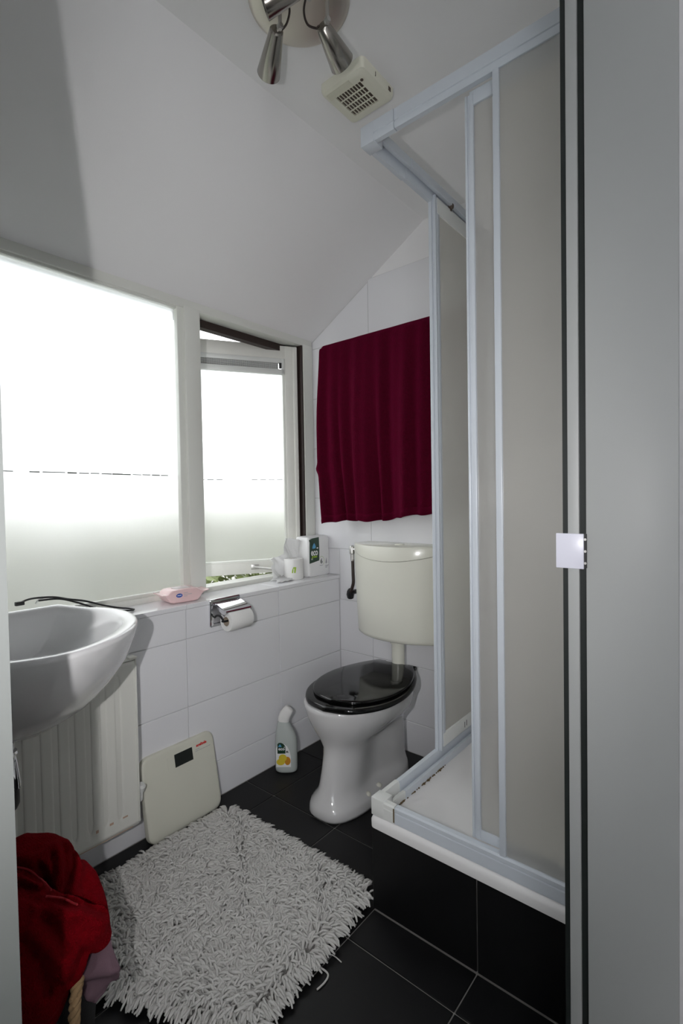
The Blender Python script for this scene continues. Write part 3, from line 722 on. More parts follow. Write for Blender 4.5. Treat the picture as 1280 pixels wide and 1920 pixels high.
lathe(g, [(.012, .556), (.019, .545), (.022, .53), (.029, .475), (.029, .466), (.02, .462)], (.215, -1.528, 0), (0, 0, 1), 24); tube(g, [(.215, -1.528, .53), (.10, -1.528, .53), (.004, -1.528, .53)], .014, 14)
keep(fin('drain_trap', g, M['chrome'], wbn), wbn)
g = lathe(bmesh.new(), [(.022, .464), (.024, .455), (.024, .425), (.018, .412), (.001, .410)], (.215, -1.528, 0), (0, 0, 1), 24, cap=False)
keep(tag(fin('trap_cup', g, M['black'], wbn), 'black lower cup of the drain trap'), wbn)
cb1 = thing('black_cable', 'thin black cable looping over the sill behind the basin', 'cable', (-.1, -1.2, .80))
g = bmesh.new(); tube(g, smooth_path([(-.10, -1.394, .853), (-.10, -1.36, .8615), (-.10, -1.30, .857), (-.10, -1.25, .842), (-.10, -1.20, .828), (-.10, -1.14, .803), (-.10, -1.09, .786), (-.098, -1.052, .7765), (-.07, -1.047, .7765), (-.06, -1.07, .7775), (-.075, -1.15, .792), (-.09, -1.23, .829), (-.10, -1.28, .848), (-.10, -1.34, .852)], 6), .003, 8)
keep(fin('cord', g, M['black'], cb1), cb1)
g = bmesh.new(); box(g, -.106, -.094, -1.405, -1.380, .846, .858, bev=.002); keep(fin('plug', g, M['black'], cb1), cb1)
g = bmesh.new(); tube(g, smooth_path([(-.112, -1.345, .850), (-.112, -1.33, .863), (-.112, -1.29, .860), (-.112, -1.22, .838), (-.112, -1.185, .828), (-.11, -1.165, .812), (-.10, -1.16, .795), (-.085, -1.20, .778)], 6), .0022, 8)
tag(fin('white_cord', g, M['cord_white']), 'thin white cord crossing the black cable behind the basin', 'cord')

# ------------------------------------------------------------------ radiator
rd = thing('radiator', 'white ribbed panel radiator on the wall below the basin', 'radiator', (.06, -1.45, .38))
def RD(name, bm, m, **k): return keep(fin(name, bm, m, rd, **k), rd)
y0, y1, z0, z1 = -1.80, -1.128, .118, .652
nyy, nzz = 270, 46
g = bmesh.new(); rows = []
pitch = .046
for j in range(nzz + 1):
    z = z0 + (z1 - z0) * j / nzz; row = []
    for i in range(nyy + 1):
        y = y0 + (y1 - y0) * i / nyy
        ph = ((y1 - .036 - y) / pitch) % 1.0
        groove = math.exp(-((ph - .5) / .12) ** 2)
        win = 1 / (1 + math.exp(-(z - z0 - .055) / .006)) * 1 / (1 + math.exp((z - z1 + .045) / .006))
        edge = 1 if (y1 - .03) > y > y0 + .03 else 0
        row.append(g.verts.new((.082 - .014 * groove * win * edge, y, z)))
    rows.append(row)
for j in range(nzz):
    for i in range(nyy): g.faces.new((rows[j][i], rows[j][i + 1], rows[j + 1][i + 1], rows[j + 1][i]))
front = RD('front_sheet', g, M['radiator'], ang=1.2)
md = front.modifiers.new('thickness', 'SOLIDIFY'); md.thickness = .003; md.offset = -1
g = bmesh.new(); box(g, .028, .0795, y0, y1 - .001, z0 + .002, z1 - .002, bev=.003); RD('water_jacket', g, M['radiator'])
g = bmesh.new(); box(g, .022, .086, y1 - .001, y1 + .004, z0 + .006, z1 + .004, bev=.0015); RD('side_cover', g, M['radiator'])
g = bmesh.new(); box(g, .026, .082, y0, y1, z1 + .002, z1 + .007, bev=.001); box(g, .060, .088, y1 - .02, y1 + .006, z1 + .006, z1 + .014, bev=.002); RD('top_grille', g, M['radiator'])
g = bmesh.new()
for k in range(3):
    y = y1 - .036 - pitch * (k + .15); box(g, .0822, .0827, y - .010 + .004 * k, y + .006, z0 + .041 - .002 * k, z0 + .046)
box(g, .081, .0826, y1 - .30, y1 - .02, z0 - .0012, z0 + .0006)
RD('rust_mark', g, M['rust'], smooth=False)
g = bmesh.new(); tube(g, [(.055, y1, .20), (.055, y1 + .022, .20)], .008, 10); lathe(g, [(.010, .0), (.016, .006), (.016, .022), (.010, .028)], (.055, y1 + .018, .205), (.3, .1, .9), 12); lathe(g, [(.010, -.03), (.012, -.004), (.012, .0)], (.055, y1 + .018, .205), (0, 0, 1), 12); tube(g, [(.055, y1 + .018, .20), (.0, y1 + .018, .20)], .007, 10)
RD('valve', g, M['alu_warm'])
for y in (-1.30, -1.65): RD('wall_bracket', B(.001, .03, y - .012, y + .012, .25, .55), M['radiator'])

# ------------------------------------------------------------------ bathroom scale leaning on the wall
sc_o = Vector((.066, -.935, .001)); su = Vector((-.050, 0, .272)).normalized(); sr = Vector((-.02, 1, 0)).normalized()
SCM = basis(sc_o, sr, su)
sc = thing('bathroom_scale', 'cream digital bathroom scale leaning upright against the tiled wall', 'scale', tuple(sc_o))
def SC(name, bm, m, **k):
    bmesh.ops.transform(bm, matrix=SCM, verts=bm.verts[:]); return keep(fin(name, bm, m, sc, **k), sc)
SW, SH, ST = .300, .288, .026
def sring(d, z): return [(x, y + SH / 2, z) for x, y in rrect(SW - 2 * d, SH - 2 * d, .034 - d * .6, 8)]
SC('body', loft(bmesh.new(), [sring(.004, -ST), sring(0, -ST + .004), sring(0, -.008), sring(.002, -.003), sring(.006, 0), sring(.011, .0008)]), M['scale'], ang=.5)
dm = prism(bmesh.new(), [(-.052, .212), (.052, .212), (.052, .258), (-.052, .258)], 2, .0006, .0014); SC('display_bezel', dm, M['scale'])
dm = prism(bmesh.new(), [(-.024, .213), (.050, .213), (.050, .2575), (-.024, .2575)], 2, .0014, .0020); SC('display', dm, M['lcd'], smooth=False)
def onsc(x, y, z=.0011): return SCM @ Matrix.Translation((x, y, z))
keep(text('brand_lettering', 'soehnle', .0145, onsc(.091, .254), M['red_ink'], sc, bold=.0006), sc)
for k, (a_, b_) in enumerate(((.064, .082), (.062, .076), (.078, .092), (.094, .106), (.108, .118), (.12, .129))):
    o = flat('fine_print', [(a_, 0), (b_, 0), (b_, .0018), (a_, .0018)], onsc(0, .2345 - (.0 if k else -.006)), M['grey_ink'], sc, .0002); keep(o, sc)
for x in (-.11, .11):
    for y in (.03, .258): SC('foot', lathe(bmesh.new(), [(.014, -ST - .004), (.014, -ST)], (x, y, 0), (0, 0, 1), 14), M['black'])

# ------------------------------------------------------------------ toilet cleaner bottle
bo = Vector((.072, -.458, 0)); brt = Vector((.77, .64, 0)).normalized()
BM = basis(bo, brt, (0, 0, 1))             # x = across the label, y = up, z = towards the door
bl = thing('toilet_cleaner_bottle', 'milky duck-neck cleaner bottle with lemon label beside the toilet', 'bottle', tuple(bo))
def BL(name, bm, m, **k):
    bmesh.ops.transform(bm, matrix=BM, verts=bm.verts[:]); return keep(fin(name, bm, m, bl, **k), bl)
def ov(cx_, a_, b_, y, n=28, tilt=0.0): return [(cx_ + a_ * math.copysign(abs(math.cos(2 * PI * k / n)) ** .8, math.cos(2 * PI * k / n)), y + tilt * math.cos(2 * PI * k / n), b_ * math.copysign(abs(math.sin(2 * PI * k / n)) ** .8, math.sin(2 * PI * k / n))) for k in range(n)]
BL('body', loft(bmesh.new(), [ov(0, .040, .024, .001), ov(0, .046, .029, .006), ov(0, .0475, .030, .02), ov(0, .0475, .030, .12), ov(-.001, .045, .0285, .15), ov(-.004, .038, .026, .175), ov(-.008, .030, .0225, .195), ov(-.010, .0245, .019, .212), ov(-.009, .0215, .0175, .218)]), M['bottle'], ang=1.0)
BL('cap', loft(bmesh.new(), [ov(-.009, .0235, .0195, .216, tilt=-.003), ov(-.008, .024, .020, .228, tilt=-.006), ov(-.001, .0225, .019, .244, tilt=-.010), ov(.009, .020, .017, .258, tilt=-.012), ov(.016, .0165, .0145, .267, tilt=-.013), ov(.018, .011, .010, .272, tilt=-.010)]), M['paper'], ang=1.0)
def onbl(x, y, z=.0302): return BM @ Matrix.Translation((x, y, z))
lab = flat('label', [(-.040, .030), (.022, .030), (.022, .075), (.018, .095), (.008, .118), (-.010, .13), (-.032, .13), (-.040, .11)], onbl(0, 0, .0300), M['white_ink'], bl); keep(lab, bl)
lm = bl.location
def LB(o): return keep(o, bl)
LB(flat('green_print', [(-.034, .088), (.000, .088), (.000, .118), (-.008, .129), (-.018, .134), (-.028, .134), (-.034, .128)], onbl(0, 0, .0306), M['dgreen'], bl, .0003))
LB(flat('blue_drop', [(-.031, .1165), (-.016, .1165), (-.018, .122), (-.023, .1285), (-.028, .122)], onbl(0, 0, .0309), M['blue'], bl, .0002))
LB(text('brand_lettering', 'eco', .0185, onbl(-.0165, .108, .0309), M['white_ink'], bl, bold=.0005))
LB(flat('small_leaf', ell(.003, .0018, 8, -.004, .1155), onbl(0, 0, .0309), M['white_ink'], bl, .0002))
LB(flat('lemon', ell(.017, .016, 20, -.012, .069), onbl(0, 0, .0306), M['lemon'], bl, .0002))
LB(flat('lemon_half', ell(.018, .014, 20, -.021, .052), onbl(0, 0, .0307), M['lemon'], bl, .0003))
LB(flat('orange', ell(.013, .018, 20, .008, .056), onbl(0, 0, .0305), M['orange'], bl, .0002))
g = [(.003, .091), (.014, .091), (.014, .0935), (.008, .0935), (.013, .099), (.003, .099)]
LB(flat('small_mark', g, onbl(0, 0, .0306), M['dark_ink'], bl, .0002))

# ------------------------------------------------------------------ toilet roll holder and roll
rh = thing('toilet_roll_holder', 'chrome wall toilet roll holder with hinged cover flap', 'holder', (.0, -.71, .73))
def RH(name, bm, m, parent=None, **k): return keep(fin(name, bm, m, rh, **k), rh)
def pring(d, x): return [(x, y - .711, z + .7285) for y, z in rrect(.146 - 2 * d, .106 - 2 * d, .004, 3)]
RH('wall_plate', loft(bmesh.new(), [pring(0, .0005), pring(0, .008), pring(.003, .011), pring(.011, .011), pring(.014, .0075), pring(.05, .0072)]), M['chrome'], ang=.4)
prof = [(.012, .762), (.017, .765), (.077, .743), (.081, .739), (.081, .727)]
g = bmesh.new()
up_ = [(x, z) for x, z in prof]; lo_ = [(x - .0015, z - .0018) for x, z in prof][::-1]
prism(g, up_ + lo_, 1, -.762, -.640)
for y in (-.762, -.6425): prism(g, [(.012, .760), (.078, .740), (.066, .722), (.03, .742)], 1, y, y + .0025)
tube(g, [(.013, -.764, .761), (.013, -.638, .761)], .004, 10)
RH('cover_flap', g, M['chrome'], ang=.5)
g = bmesh.new(); tube(g, smooth_path([(.012, -.766, .712), (.03, -.768, .722), (.05, -.768, .722), (.064, -.766, .710), (.066, -.760, .703), (.066, -.640, .703)], 5), .004, 10)
RH('roll_arm', g, M['black'])
tr2 = thing('toilet_roll', 'white toilet roll hanging in the chrome holder', 'toilet roll', (.066, -.71, .693))
g = bmesh.new(); lathe(g, [(.017, 0), (.0375, 0), (.0385, .002), (.0385, .103), (.0375, .105), (.017, .105), (.017, 0)], (.066, -.752, .701), (0, 1, 0), 40, cap=False)
keep(fin('paper', g, M['paper'], tr2, ang=.6), tr2)
g = bmesh.new(); lathe(g, [(.0165, -.0015), (.0178, -.0015), (.0178, .1065), (.0165, .1065), (.0165, -.0015)], (.066, -.752, .701), (0, 1, 0), 30, cap=False)
keep(fin('core', g, M['card'], tr2), tr2)

# ------------------------------------------------------------------ toilet paper pack on the sill
pk = thing('toilet_paper_pack', 'torn white toilet paper pack with green label on the sill corner', 'toilet paper', (-.105, -.12, .772))
def PK(name, bm, m, **k): return keep(fin(name, bm, m, pk, **k), pk)
pack = bmesh.new()
def pkr(y0_, y1_, d, z, r=.014): return [(x - .105, y + (y0_ + y1_) / 2, z) for x, y in rrect(.095 - 2 * d, (y1_ - y0_) - 2 * d, r, 6)]
loft(pack, [pkr(-.160, -.003, .006, .7725), pkr(-.160, -.003, 0, .78), pkr(-.160, -.003, .0015, .83), pkr(-.160, -.003, 0, .872), pkr(-.160, -.003, .0015, .92), pkr(-.160, -.003, 0, .957), pkr(-.160, -.003, .004, .968), pkr(-.160, -.003, .014, .972)])
PK('wrapped_rolls', pack, M['film_solid'], ang=.8)
g = bmesh.new(); lathe(g, [(.001, 0), (.046, 0), (.0475, .003), (.0475, .096), (.046, .099), (.019, .099), (.019, .07), (.001, .07)], (-.105, -.218, .7725), (0, 0, 1), 36, cap=False); PK('loose_roll', g, M['paper'], ang=.6)
# torn empty film: crumpled sheet standing behind the loose roll
ng, mg = 30, 22; rows = []; g = bmesh.new()
for j in range(mg + 1):
    v = j / mg; row = []
    for i in range(ng + 1):
        u = i / ng; y = -.325 + u * .17
        top = .872 + (.02 * min(1, u * 2.2) + .075 / (1 + math.exp(-(u - .47) * 26)) - .015 * max(0, u - .7) / .3)
        z = .776 + (top - .776) * v
        x = -.150 + .012 * math.sin(u * 13 + v * 3) + .008 * math.sin(v * 9 + u * 5) + .03 * u * v
        x += .0042 * math.sin(41 * u + 17 * v)
        row.append(g.verts.new((x, y, z)))
    rows.append(row)
for j in range(mg):
    for i in range(ng): g.faces.new((rows[j][i], rows[j][i + 1], rows[j + 1][i + 1], rows[j + 1][i]))
to_ = PK('torn_film', g, M['film'], ang=2.0); md = to_.modifiers.new('thickness', 'SOLIDIFY'); md.thickness = .001
g = bmesh.new(); rows = []
for j in range(9):
    row = []
    for i in range(13):
        u, v = i / 12, j / 8
        row.append(g.verts.new((-.135 + .075 * v, -.345 + .10 * u + .02 * math.sin(v * 5), .7745 + .006 * abs(math.sin(u * 9 + v * 7)) + .014 * (1 - v) * u)))
    rows.append(row)
for j in range(8):
    for i in range(12): g.faces.new((rows[j][i], rows[j][i + 1], rows[j + 1][i + 1], rows[j + 1][i]))
to_ = PK('film_flap', g, M['film'], ang=2.0); md = to_.modifiers.new('thickness', 'SOLIDIFY'); md.thickness = .001
PMx = basis((-.0572, -.09, .772), (0, 1, 0), (0, 0, 1))
def onpk(x, y, z=.0): return PMx @ Matrix.Translation((x, y, z))
lb = flat('green_label', [(-.066, .068), (.004, .078), (.006, .13), (.004, .195), (-.045, .191), (-.068, .184), (-.062, .172), (-.064, .13)], onpk(0, 0, 0), M['dgreen'], pk); keep(lb, pk)
def PP(o): return keep(o, pk)
PP(flat('blue_drop', [(-.044, .140), (-.022, .141), (-.020, .150), (-.0255, .161), (-.031, .168), (-.040, .158), (-.044, .149)], onpk(0, 0, .0006), M['blue'], pk, .0003))
PP(text('brand_lettering', 'eco', .047, onpk(-.030, .121, .0006), M['white_ink'], pk, bold=.0012, sx=.72))
PP(flat('small_leaf', ell(.006, .0035, 10, -.008, .1415), onpk(0, 0, .0006), M['white_ink'], pk, .0003))
PP(text('lime_lettering', 'green', .019, onpk(-.030, .1005, .0006), M['lime'], pk, bold=.0006, sx=.9))
PP(flat('small_print', [(-.054, .085), (-.042, .085), (-.042, .0925), (-.054, .0925)], onpk(0, 0, .0006), M['grey_ink'], pk, .0002))
PP(text('count_number', '6', .034, onpk(.021, .072, .0), M['dark_ink'], pk, bold=.0004))
arc = [(.022 + .021 * math.cos(a_), .074 + .024 * math.sin(a_)) for a_ in [math.radians(d) for d in range(-60, 161, 20)]]
PP(flat('leaf_ring', arc + [(.022 + (x - .022) * .9, .074 + (y - .074) * .9) for x, y in arc[::-1]], onpk(0, 0, 0), M['pale_green'], pk, .0002))
PP(flat('print_line', [(.008, .051), (.030, .051), (.030, .0535), (.008, .0535)], onpk(0, 0, 0), M['grey_ink'], pk, .0002))
PP(flat('tree_mark', [(.050, .06), (.056, .06), (.056, .056), (.058, .056), (.058, .06), (.064, .06), (.0575, .088)], onpk(0, 0, 0), M['grey_ink'], pk, .0002))
for k in range(3): PP(flat('print_line', [(.050, .047 - k * .005), (.075 - k * .006, .047 - k * .005), (.075 - k * .006, .0495 - k * .005), (.050, .0495 - k * .005)], onpk(0, 0, 0), M['grey_ink'], pk, .0002))
RM = basis((-.105 + .0478 * .75, -.218 - .0478 * .66, .772), (.66, .75, 0), (0, 0, 1))
PP(flat('lime_leaf', [(-.012, .034), (.0, .034), (.006, .034), (.010, .062), (-.004, .062), (-.010, .048)], RM, M['lime'], pk, .0006))
PP(flat('leaf_vein', [(-.006, .034), (-.001, .034), (.000, .055), (-.003, .055)], RM @ Matrix.Translation((0, 0, .0006)), M['white_ink'], pk, .0003))

# ------------------------------------------------------------------ pack of wet wipes
wo = Vector((-.085, -.850, .772))
WM = Matrix(((.10, .98, 0, wo.x), (.98, -.10, 0, wo.y), (0, 0, 1, wo.z), (0, 0, 0, 1)))
def rot2(dx, dy): return (wo.x + dx, wo.y + dy)
wr = Vector((.12, .993, 0)).normalized(); wf = Vector((.993, -.12, 0)).normalized()
wp = thing('wet_wipes_pack', 'pink soft pack of wet wipes on the window sill', 'wipes', tuple(wo))
g = bmesh.new(); rings = []
for t, hd_, hz, zc in ((-.092, .044, .0012, .036), (-.080, .045, .0018, .033), (-.070, .046, .009, .027), (-.062, .0465, .020, .0255), (-.052, .047, .0245, .0255), (-.02, .048, .0252, .0257), (.03, .0475, .0252, .0257), (.052, .047, .0245, .0257), (.060, .046, .019, .026), (.070, .045, .009, .030), (.082, .041, .0020, .033), (.104, .039, .0012, .036)):
    rings.append([tuple(wo + wr * (t + .004 * math.sin(y * 60 + t * 30)) + wf * y + Vector((0, 0, max(.0008, zc + z)))) for y, z in rrect(2 * hd_, 2 * hz, min(hz * .7, .009), 4)])
loft(g, rings); keep(fin('pack', g, M['pink'], wp, ang=.7), wp)
ww = basis(tuple(wo + wf * .0482 + Vector((0, 0, 0))), wr, (0, 0, 1))
keep(flat('blue_oval', ell(.0125, .0075, 22, -.028, .030), ww, M['royal'], wp, .0006), wp)
keep(flat('oval_print', [(-.036, .0285), (-.032, .0297), (-.028, .0287), (-.024, .0297), (-.020, .029), (-.020, .0312), (-.024, .0318), (-.028, .031), (-.032, .0318), (-.036, .031)], ww @ Matrix.Translation((0, 0, .0006)), M['white_ink'], wp, .0003), wp)
for k, (a_, b_) in enumerate(((-.010, .006), (-.010, .022), (-.010, .004))): keep(flat('print_line', [(a_, .0365 - k * .006), (b_, .0365 - k * .006), (b_, .038 - k * .006), (a_, .038 - k * .006)], ww, M['grey_ink'], wp, .0002), wp)
keep(fin('resealable_flap', prism(bmesh.new(), [tuple((wo + wr * (x - .0) + wf * y).xy) for x, y in rrect(.065, .05, .012, 4)], 2, wo.z + .0505, wo.z + .0520), M['film'], wp), wp)

# ------------------------------------------------------------------ shaggy rug
rg = thing('shaggy_rug', 'white shaggy chenille bath rug on the black floor tiles', 'rug', (.45, -1.1, 0))
poly = np.array([(.115, -.800), (.755, -.780), (.790, -1.255), (.46, -1.405), (.11, -1.405)])
def inside(P):
    ok = np.ones(len(P), bool)
    for a_, b_ in zip(poly, np.roll(poly, -1, 0)):
        e_ = b_ - a_; ok &= (e_[0] * (P[:, 1] - a_[1]) - e_[1] * (P[:, 0] - a_[0])) < 0.0
    return ok
def edge_info(P):
    best = np.full(len(P), 9.0); nb = np.zeros((len(P), 2))
    for a_, b_ in zip(poly, np.roll(poly, -1, 0)):
        e_ = b_ - a_; n_ = np.array([-e_[1], e_[0]]) / np.linalg.norm(e_); d_ = -((P - a_) @ n_) * 1.0
        m_ = d_ < best; best[m_] = d_[m_]; nb[m_] = n_
    return best, nb
keep(fin('backing', prism(bmesh.new(), [tuple(p) for p in poly[::-1]], 2, .0005, .006), M['rug_back'], rg, smooth=False), rg)
NS = 9500
P = np.stack([rng.uniform(.10, .80, NS * 2), rng.uniform(-1.42, -.77, NS * 2)], 1); P = P[inside(P)][:NS]; NS = len(P)
ed_, en_ = edge_info(P)
fx = np.sin(P[:, 0] * 17 + np.sin(P[:, 1] * 13) * 2.0) + .8 * np.sin(P[:, 1] * 23 + 1.3); fy = np.cos(P[:, 1] * 15 + np.sin(P[:, 0] * 19) * 1.7) + .7 * np.sin(P[:, 0] * 27)
ang = np.arctan2(fy - .8, fx + .3) + rng.normal(0, .75, NS)
D = np.stack([np.cos(ang), np.sin(ang)], 1)
we = np.clip(1 - ed_ / .045, 0, 1)[:, None]; D = D * (1 - we) + en_ * we * 1.6 + rng.normal(0, .25, (NS, 2)) * we; D /= np.linalg.norm(D, axis=1)[:, None]
Q = np.stack([-D[:, 1], D[:, 0]], 1)
Ls = rng.uniform(.026, .042, NS); bow = rng.normal(0, .006, NS); hh = rng.uniform(.013, .026, NS); lay = rng.uniform(.004, .020, NS) * np.clip(.35 + ed_ / .05, .25, 1)
rad = rng.uniform(.0027, .0037, NS)
ts = np.array([0, .22, .48, .76, 1.0]); SEG = 5
ctr = []
for t in ts:
    xy = P + D * (Ls * t)[:, None] + Q * (bow * np.sin(t * PI) + .5 * bow * t)[:, None]
    z = .004 + hh * np.sin(min(1, t * 1.5) * PI / 2) * (1 - .45 * t) + lay * t ** .5 - .006 * t * t
    ctr.append(np.concatenate([xy, np.maximum(z, .004)[:, None]], 1))
ctr = np.stack(ctr, 1)                                      # NS x 5 x 3
tan = np.gradient(ctr, axis=1); tan /= np.linalg.norm(tan, axis=2)[:, :, None]
sx_ = np.cross(tan, np.array([0, 0, 1.0])); sx_ /= np.maximum(np.linalg.norm(sx_, axis=2), 1e-6)[:, :, None]; sy_ = np.cross(sx_, tan)
rr_ = rad[:, None] * np.array([.8, 1.0, 1.05, 1.0, .62])[None, :]
vv = np.stack([ctr + (sx_ * math.cos(2 * PI * k / SEG) + sy_ * math.sin(2 * PI * k / SEG)) * rr_[:, :, None] for k in range(SEG)], 2)   # NS,5,SEG,3
VR = vv.reshape(-1, 3) - np.array([.45, -1.1, 0])
base = (np.arange(NS) * 5 * SEG)[:, None, None]
rI = np.arange(4)[None, :, None] * SEG; kI = np.arange(SEG)[None, None, :]; kJ = (np.arange(SEG)[None, None, :] + 1) % SEG
q = np.stack([base + rI + kI, base + rI + kJ, base + rI + SEG + kJ, base + rI + SEG + kI], -1).reshape(-1, 4)
nq = len(q); caps = (base[:, 0, 0][:, None] + 4 * SEG + np.arange(SEG)[None, :])
me = bpy.data.meshes.new('pile'); me.vertices.add(len(VR)); me.vertices.foreach_set('co', VR.ravel().astype(np.float32))
loops = np.concatenate([q.ravel(), caps.ravel()]); me.loops.add(len(loops)); me.loops.foreach_set('vertex_index', loops.astype(np.int32))
st_l = np.concatenate([np.arange(nq) * 4, nq * 4 + np.arange(NS) * SEG]); tot = np.concatenate([np.full(nq, 4), np.full(NS, SEG)])
me.polygons.add(len(st_l)); me.polygons.foreach_set('loop_start', st_l.astype(np.int32)); me.polygons.foreach_set('loop_total', tot.astype(np.int32))
me.update(calc_edges=True); me.validate(); me.polygons.foreach_set('use_smooth', [True] * len(me.polygons))
tag(link('pile', me, M['rug'], rg), kind='stuff')
g = bmesh.new(); tube(g, smooth_path([(.785, -1.06, .01), (.80, -1.045, .004), (.825, -1.045, .003), (.832, -1.065, .003), (.83, -1.09, .003)], 5), .0022, 6); tube(g, smooth_path([(.775, -1.02, .01), (.80, -1.0, .004), (.83, -1.0, .003)], 5), .0014, 6)
keep(fin('loose_thread', g, M['rug'], rg), rg)

# ------------------------------------------------------------------ laundry basket, red towel, mauve cloth
bk = thing('laundry_basket', 'black fabric laundry basket with a rope handle in front of the basin', 'basket', (.50, -1.585, 0))
g = bmesh.new(); lathe(g, [(.001, .002), (.105, .002), (.112, .008), (.120, .10), (.124, .21), (.1245, .216), (.121, .218), (.117, .20), (.108, .02), (.001, .014)], (0, 0, 0), (0, 0, 1), 40, cap=False)
fin('body', g, M['basket'], bk, ang=.8)
g = bmesh.new(); path = smooth_path([(.640, -1.543, .262), (.651, -1.554, .244), (.6545, -1.559, .208), (.650, -1.562, .150), (.628, -1.562, .095), (.612, -1.562, .085)], 10)
for s_ in range(3):
    pts = []
    for i, p in enumerate(path):
        d_ = (path[min(i + 1, len(path) - 1)] - path[max(i - 1, 0)]); x_, y_ = frame_at(d_); a_ = i * .55 + s_ * 2 * PI / 3
        pts.append(p + (x_ * math.cos(a_) + y_ * math.sin(a_)) * .0052)
    tube(g, pts, .0060, 8)
keep(fin('rope_handle', g, M['rope'], bk, ang=1.5), bk)

LOBES = [[(0.425, -1.588, 0.385, 0.05), (0.435, -1.566, 0.411, 0.047), (0.455, -1.536, 0.412, 0.041), (0.464, -1.516, 0.398, 0.039), (0.486, -1.511, 0.372, 0.03), (0.504, -1.523, 0.338, 0.029)],
 [(0.465, -1.49, 0.379, 0.018), (0.495, -1.491, 0.36, 0.021), (0.52, -1.511, 0.327, 0.025)],
 [(0.466, -1.464, 0.345, 0.019), (0.494, -1.467, 0.331, 0.026), (0.524, -1.469, 0.302, 0.029), (0.561, -1.478, 0.281, 0.029)],
 [(0.506, -1.612, 0.405, 0.027), (0.549, -1.589, 0.4, 0.025), (0.588, -1.57, 0.387, 0.025), (0.623, -1.541, 0.365, 0.031), (0.638, -1.516, 0.34, 0.034), (0.636, -1.506, 0.314, 0.026)],
 [(0.563, -1.629, 0.392, 0.036), (0.594, -1.604, 0.372, 0.038), (0.624, -1.58, 0.336, 0.04), (0.636, -1.558, 0.304, 0.034), (0.624, -1.556, 0.265, 0.024)],
 [(0.567, -1.641, 0.324, 0.057), (0.597, -1.617, 0.294, 0.055), (0.62, -1.599, 0.259, 0.041), (0.582, -1.631, 0.226, 0.057), (0.604, -1.615, 0.191, 0.037), (0.603, -1.575, 0.245, 0.034)],
 [(.46, -1.60, .36, .042), (.50, -1.585, .372, .036), (.53, -1.57, .365, .034)],
 [(0.50, -1.56, 0.33, 0.05), (0.53, -1.60, 0.33, 0.05), (0.56, -1.57, 0.33, 0.035), (0.58, -1.54, 0.31, 0.035)],
 [(0.449, -1.559, 0.264, 0.075), (0.503, -1.527, 0.266, 0.058), (0.516, -1.584, 0.197, 0.07)]]
g = bmesh.new()
for li_, lb_ in enumerate(LOBES):
    kr_ = 1.0 if li_ < 5 else .95
    for a_, b_ in zip(lb_[:-1], lb_[1:]):
        a_, b_ = np.array(a_), np.array(b_); n_ = max(2, int(np.linalg.norm(b_[:3] - a_[:3]) / (min(a_[3], b_[3]) * .25)))
        for k in range(n_ + 1):
            p = a_ + (b_ - a_) * k / n_; bmesh.ops.create_icosphere(g, subdivisions=2, radius=p[3] * kr_, matrix=Matrix.Translation(p[:3] - np.array([.5, -1.585, 0])))
me = bpy.data.meshes.new('t'); g.to_mesh(me); g.free(); ob = bpy.data.objects.new('t', me); COL.objects.link(ob)
r_ = ob.modifiers.new('r', 'REMESH'); r_.mode = 'VOXEL'; r_.voxel_size = .0036
s_ = ob.modifiers.new('s', 'SMOOTH'); s_.iterations = 4; s_.factor = .5
dg = bpy.context.evaluated_depsgraph_get(); me = bpy.data.meshes.new_from_object(ob.evaluated_get(dg)); bpy.data.objects.remove(ob)
n_ = len(me.vertices); co = np.empty(n_ * 3, np.float32); no = np.empty(n_ * 3, np.float32)
me.vertices.foreach_get('co', co); me.vertices.foreach_get('normal', no); co = co.reshape(-1, 3); no = no.reshape(-1, 3)
wv = np.sin(co[:, 0] * 48 + co[:, 2] * 36 + 3 * np.sin(co[:, 1] * 22)) * .0020 + np.sin(co[:, 2] * 75 - co[:, 1] * 50 + 2.5 * np.sin(co[:, 0] * 30)) * .0014
co += no * wv[:, None]
# creases between the folds of the cloth: (depth, polyline across the front of the heap in metres)
CREASES = [(0.022, [(0.0257, 0.1053), (0.0272, 0.0736), (0.0276, 0.0394)]), (0.014, [(0.0469, 0.1121), (0.0489, 0.0757), (0.041, 0.0382)]), (0.020, [(0.0641, 0.0962), (0.0626, 0.0709), (0.049, 0.0419), (0.0405, 0.029)]), (0.034, [(0.0021, 0.094), (0.0119, 0.0752), (0.0193, 0.0461)]), (0.014, [(-0.037, 0.1095), (-0.014, 0.0948), (0.0086, 0.0631), (0.0185, 0.0483)]), (0.020, [(-0.0357, 0.0725), (-0.0067, 0.0519), (0.0272, 0.0311), (0.0439, 0.0194), (0.0776, -0.0033), (0.1077, -0.0267)]), (0.024, [(0.0103, 0.031), (0.0304, 0.0171), (0.0565, 0.0036)]), (0.018, [(0.0065, 0.0053), (0.0281, -0.0313), (0.0396, -0.06)]), (0.014, [(0.0687, -0.075), (0.0569, -0.0975), (0.047, -0.1084)]), (0.014, [(-0.0317, -0.0165), (-0.0021, -0.0618), (0.0095, -0.1073)])]
E1, E2, E3 = np.array([.31104, .95040, 0]), np.array([-.55385, .18126, .81264]), np.array([.77233, -.25276, .58276])
rel = co + np.array([.5, -1.585, 0]) - np.array([.53, -1.57, .33]); uvp = np.stack([rel @ E1, rel @ E2], 1); facing = np.clip((no @ E3 + .1) / .3, 0, 1)
dsp = np.zeros(len(co))
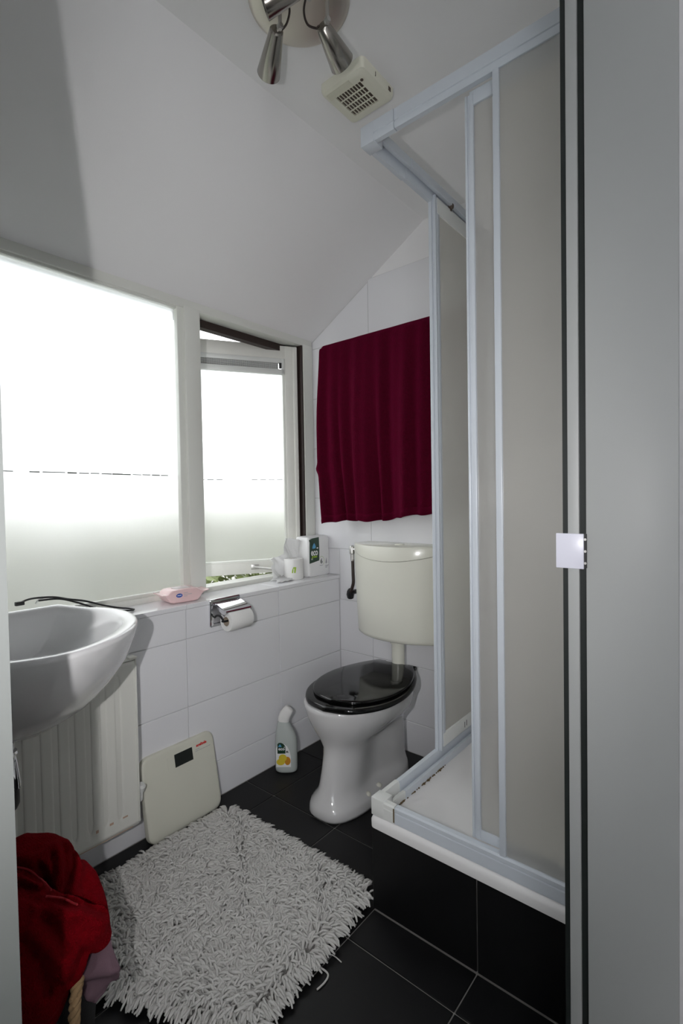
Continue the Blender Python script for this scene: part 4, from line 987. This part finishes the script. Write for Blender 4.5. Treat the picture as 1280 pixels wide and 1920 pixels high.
for dep, pl_ in CREASES:
    d_ = np.full(len(co), 9.0)
    for a_, b_ in zip(pl_[:-1], pl_[1:]):
        a_, b_ = np.array(a_), np.array(b_); t_c = np.clip(((uvp - a_) @ (b_ - a_)) / ((b_ - a_) @ (b_ - a_)), 0, 1)
        d_ = np.minimum(d_, np.linalg.norm(uvp - a_ - t_c[:, None] * (b_ - a_), axis=1))
    dsp += -dep * np.exp(-(d_ / .0062) ** 2) + .38 * dep * np.exp(-((d_ - .0165) / .0085) ** 2)
co += (E3 * (np.clip(dsp, -.036, .014) * facing)[:, None]).astype(np.float32)
SEAMS = []
for pl_ in ([(-0.037, 0.1048), (-0.0141, 0.0901), (0.0085, 0.0594), (0.0201, 0.0421)], [(0.0104, 0.0346), (0.0308, 0.0252), (0.0438, 0.0176), (0.0613, 0.0028)]):
    pts = []
    for q_ in smooth_path([(a_, b_, 0) for a_, b_ in pl_], 5):
        near = np.linalg.norm(uvp - np.array([q_.x, q_.y]), axis=1) < .006
        h_ = ((co + np.array([.5, -1.585, 0]) - np.array([.53, -1.57, .33])) @ E3)[near].max() if near.any() else 0
        pts.append(tuple(np.array([.53, -1.57, .33]) + E1 * q_.x + E2 * q_.y + E3 * (h_ + .0005)))
    SEAMS.append(pts)
me.vertices.foreach_set('co', co.ravel()); me.update(); me.materials.clear()
me.polygons.foreach_set('use_smooth', [True] * len(me.polygons)); me.name = 'red_towel'
rt_ = link('red_towel', me, M['red']); rt_.location = (.5, -1.585, 0)
tag(rt_, 'crumpled red terry towel heaped in the laundry basket', 'towel')
ht = bmesh.new()
for pth in SEAMS: tube(ht, pth, .0019, 6)
o = fin('hem_seam', ht, M['hem'], rt_); keep(o, rt_)

MC = [[(0.597, -1.533, 0.268), (0.622, -1.518, 0.288), (0.637, -1.499, 0.298), (0.648, -1.483, 0.301)], [(0.623, -1.544, 0.267), (0.653, -1.525, 0.277), (0.675, -1.506, 0.287), (0.683, -1.488, 0.273)], [(0.627, -1.548, 0.252), (0.659, -1.528, 0.26), (0.683, -1.507, 0.265), (0.686, -1.49, 0.251)], [(0.599, -1.533, 0.219), (0.628, -1.515, 0.227), (0.65, -1.496, 0.229), (0.655, -1.486, 0.22)], [(0.609, -1.538, 0.207), (0.63, -1.527, 0.202), (0.636, -1.516, 0.184), (0.639, -1.5, 0.197)]]
cols = [smooth_path(r, 5) for r in MC]; grid = [smooth_path([c_[i] for c_ in cols], 5) for i in range(len(cols[0]))]
g = bmesh.new(); loft(g, [[p + Vector((.0025 * math.sin(j * .9 + i * .6), .0025 * math.cos(j * .5 + i), 0)) for j, p in enumerate(r)] for i, r in enumerate(grid)], cap=False, close=False)
mo = fin('mauve_cloth', g, M['mauve'], ang=1.2); tag(mo, 'mauve cotton cloth hanging out below the red towel', 'cloth')
md = mo.modifiers.new('thickness', 'SOLIDIFY'); md.thickness = .003

for o in (pk, wp, cb1): o.location.z += .008
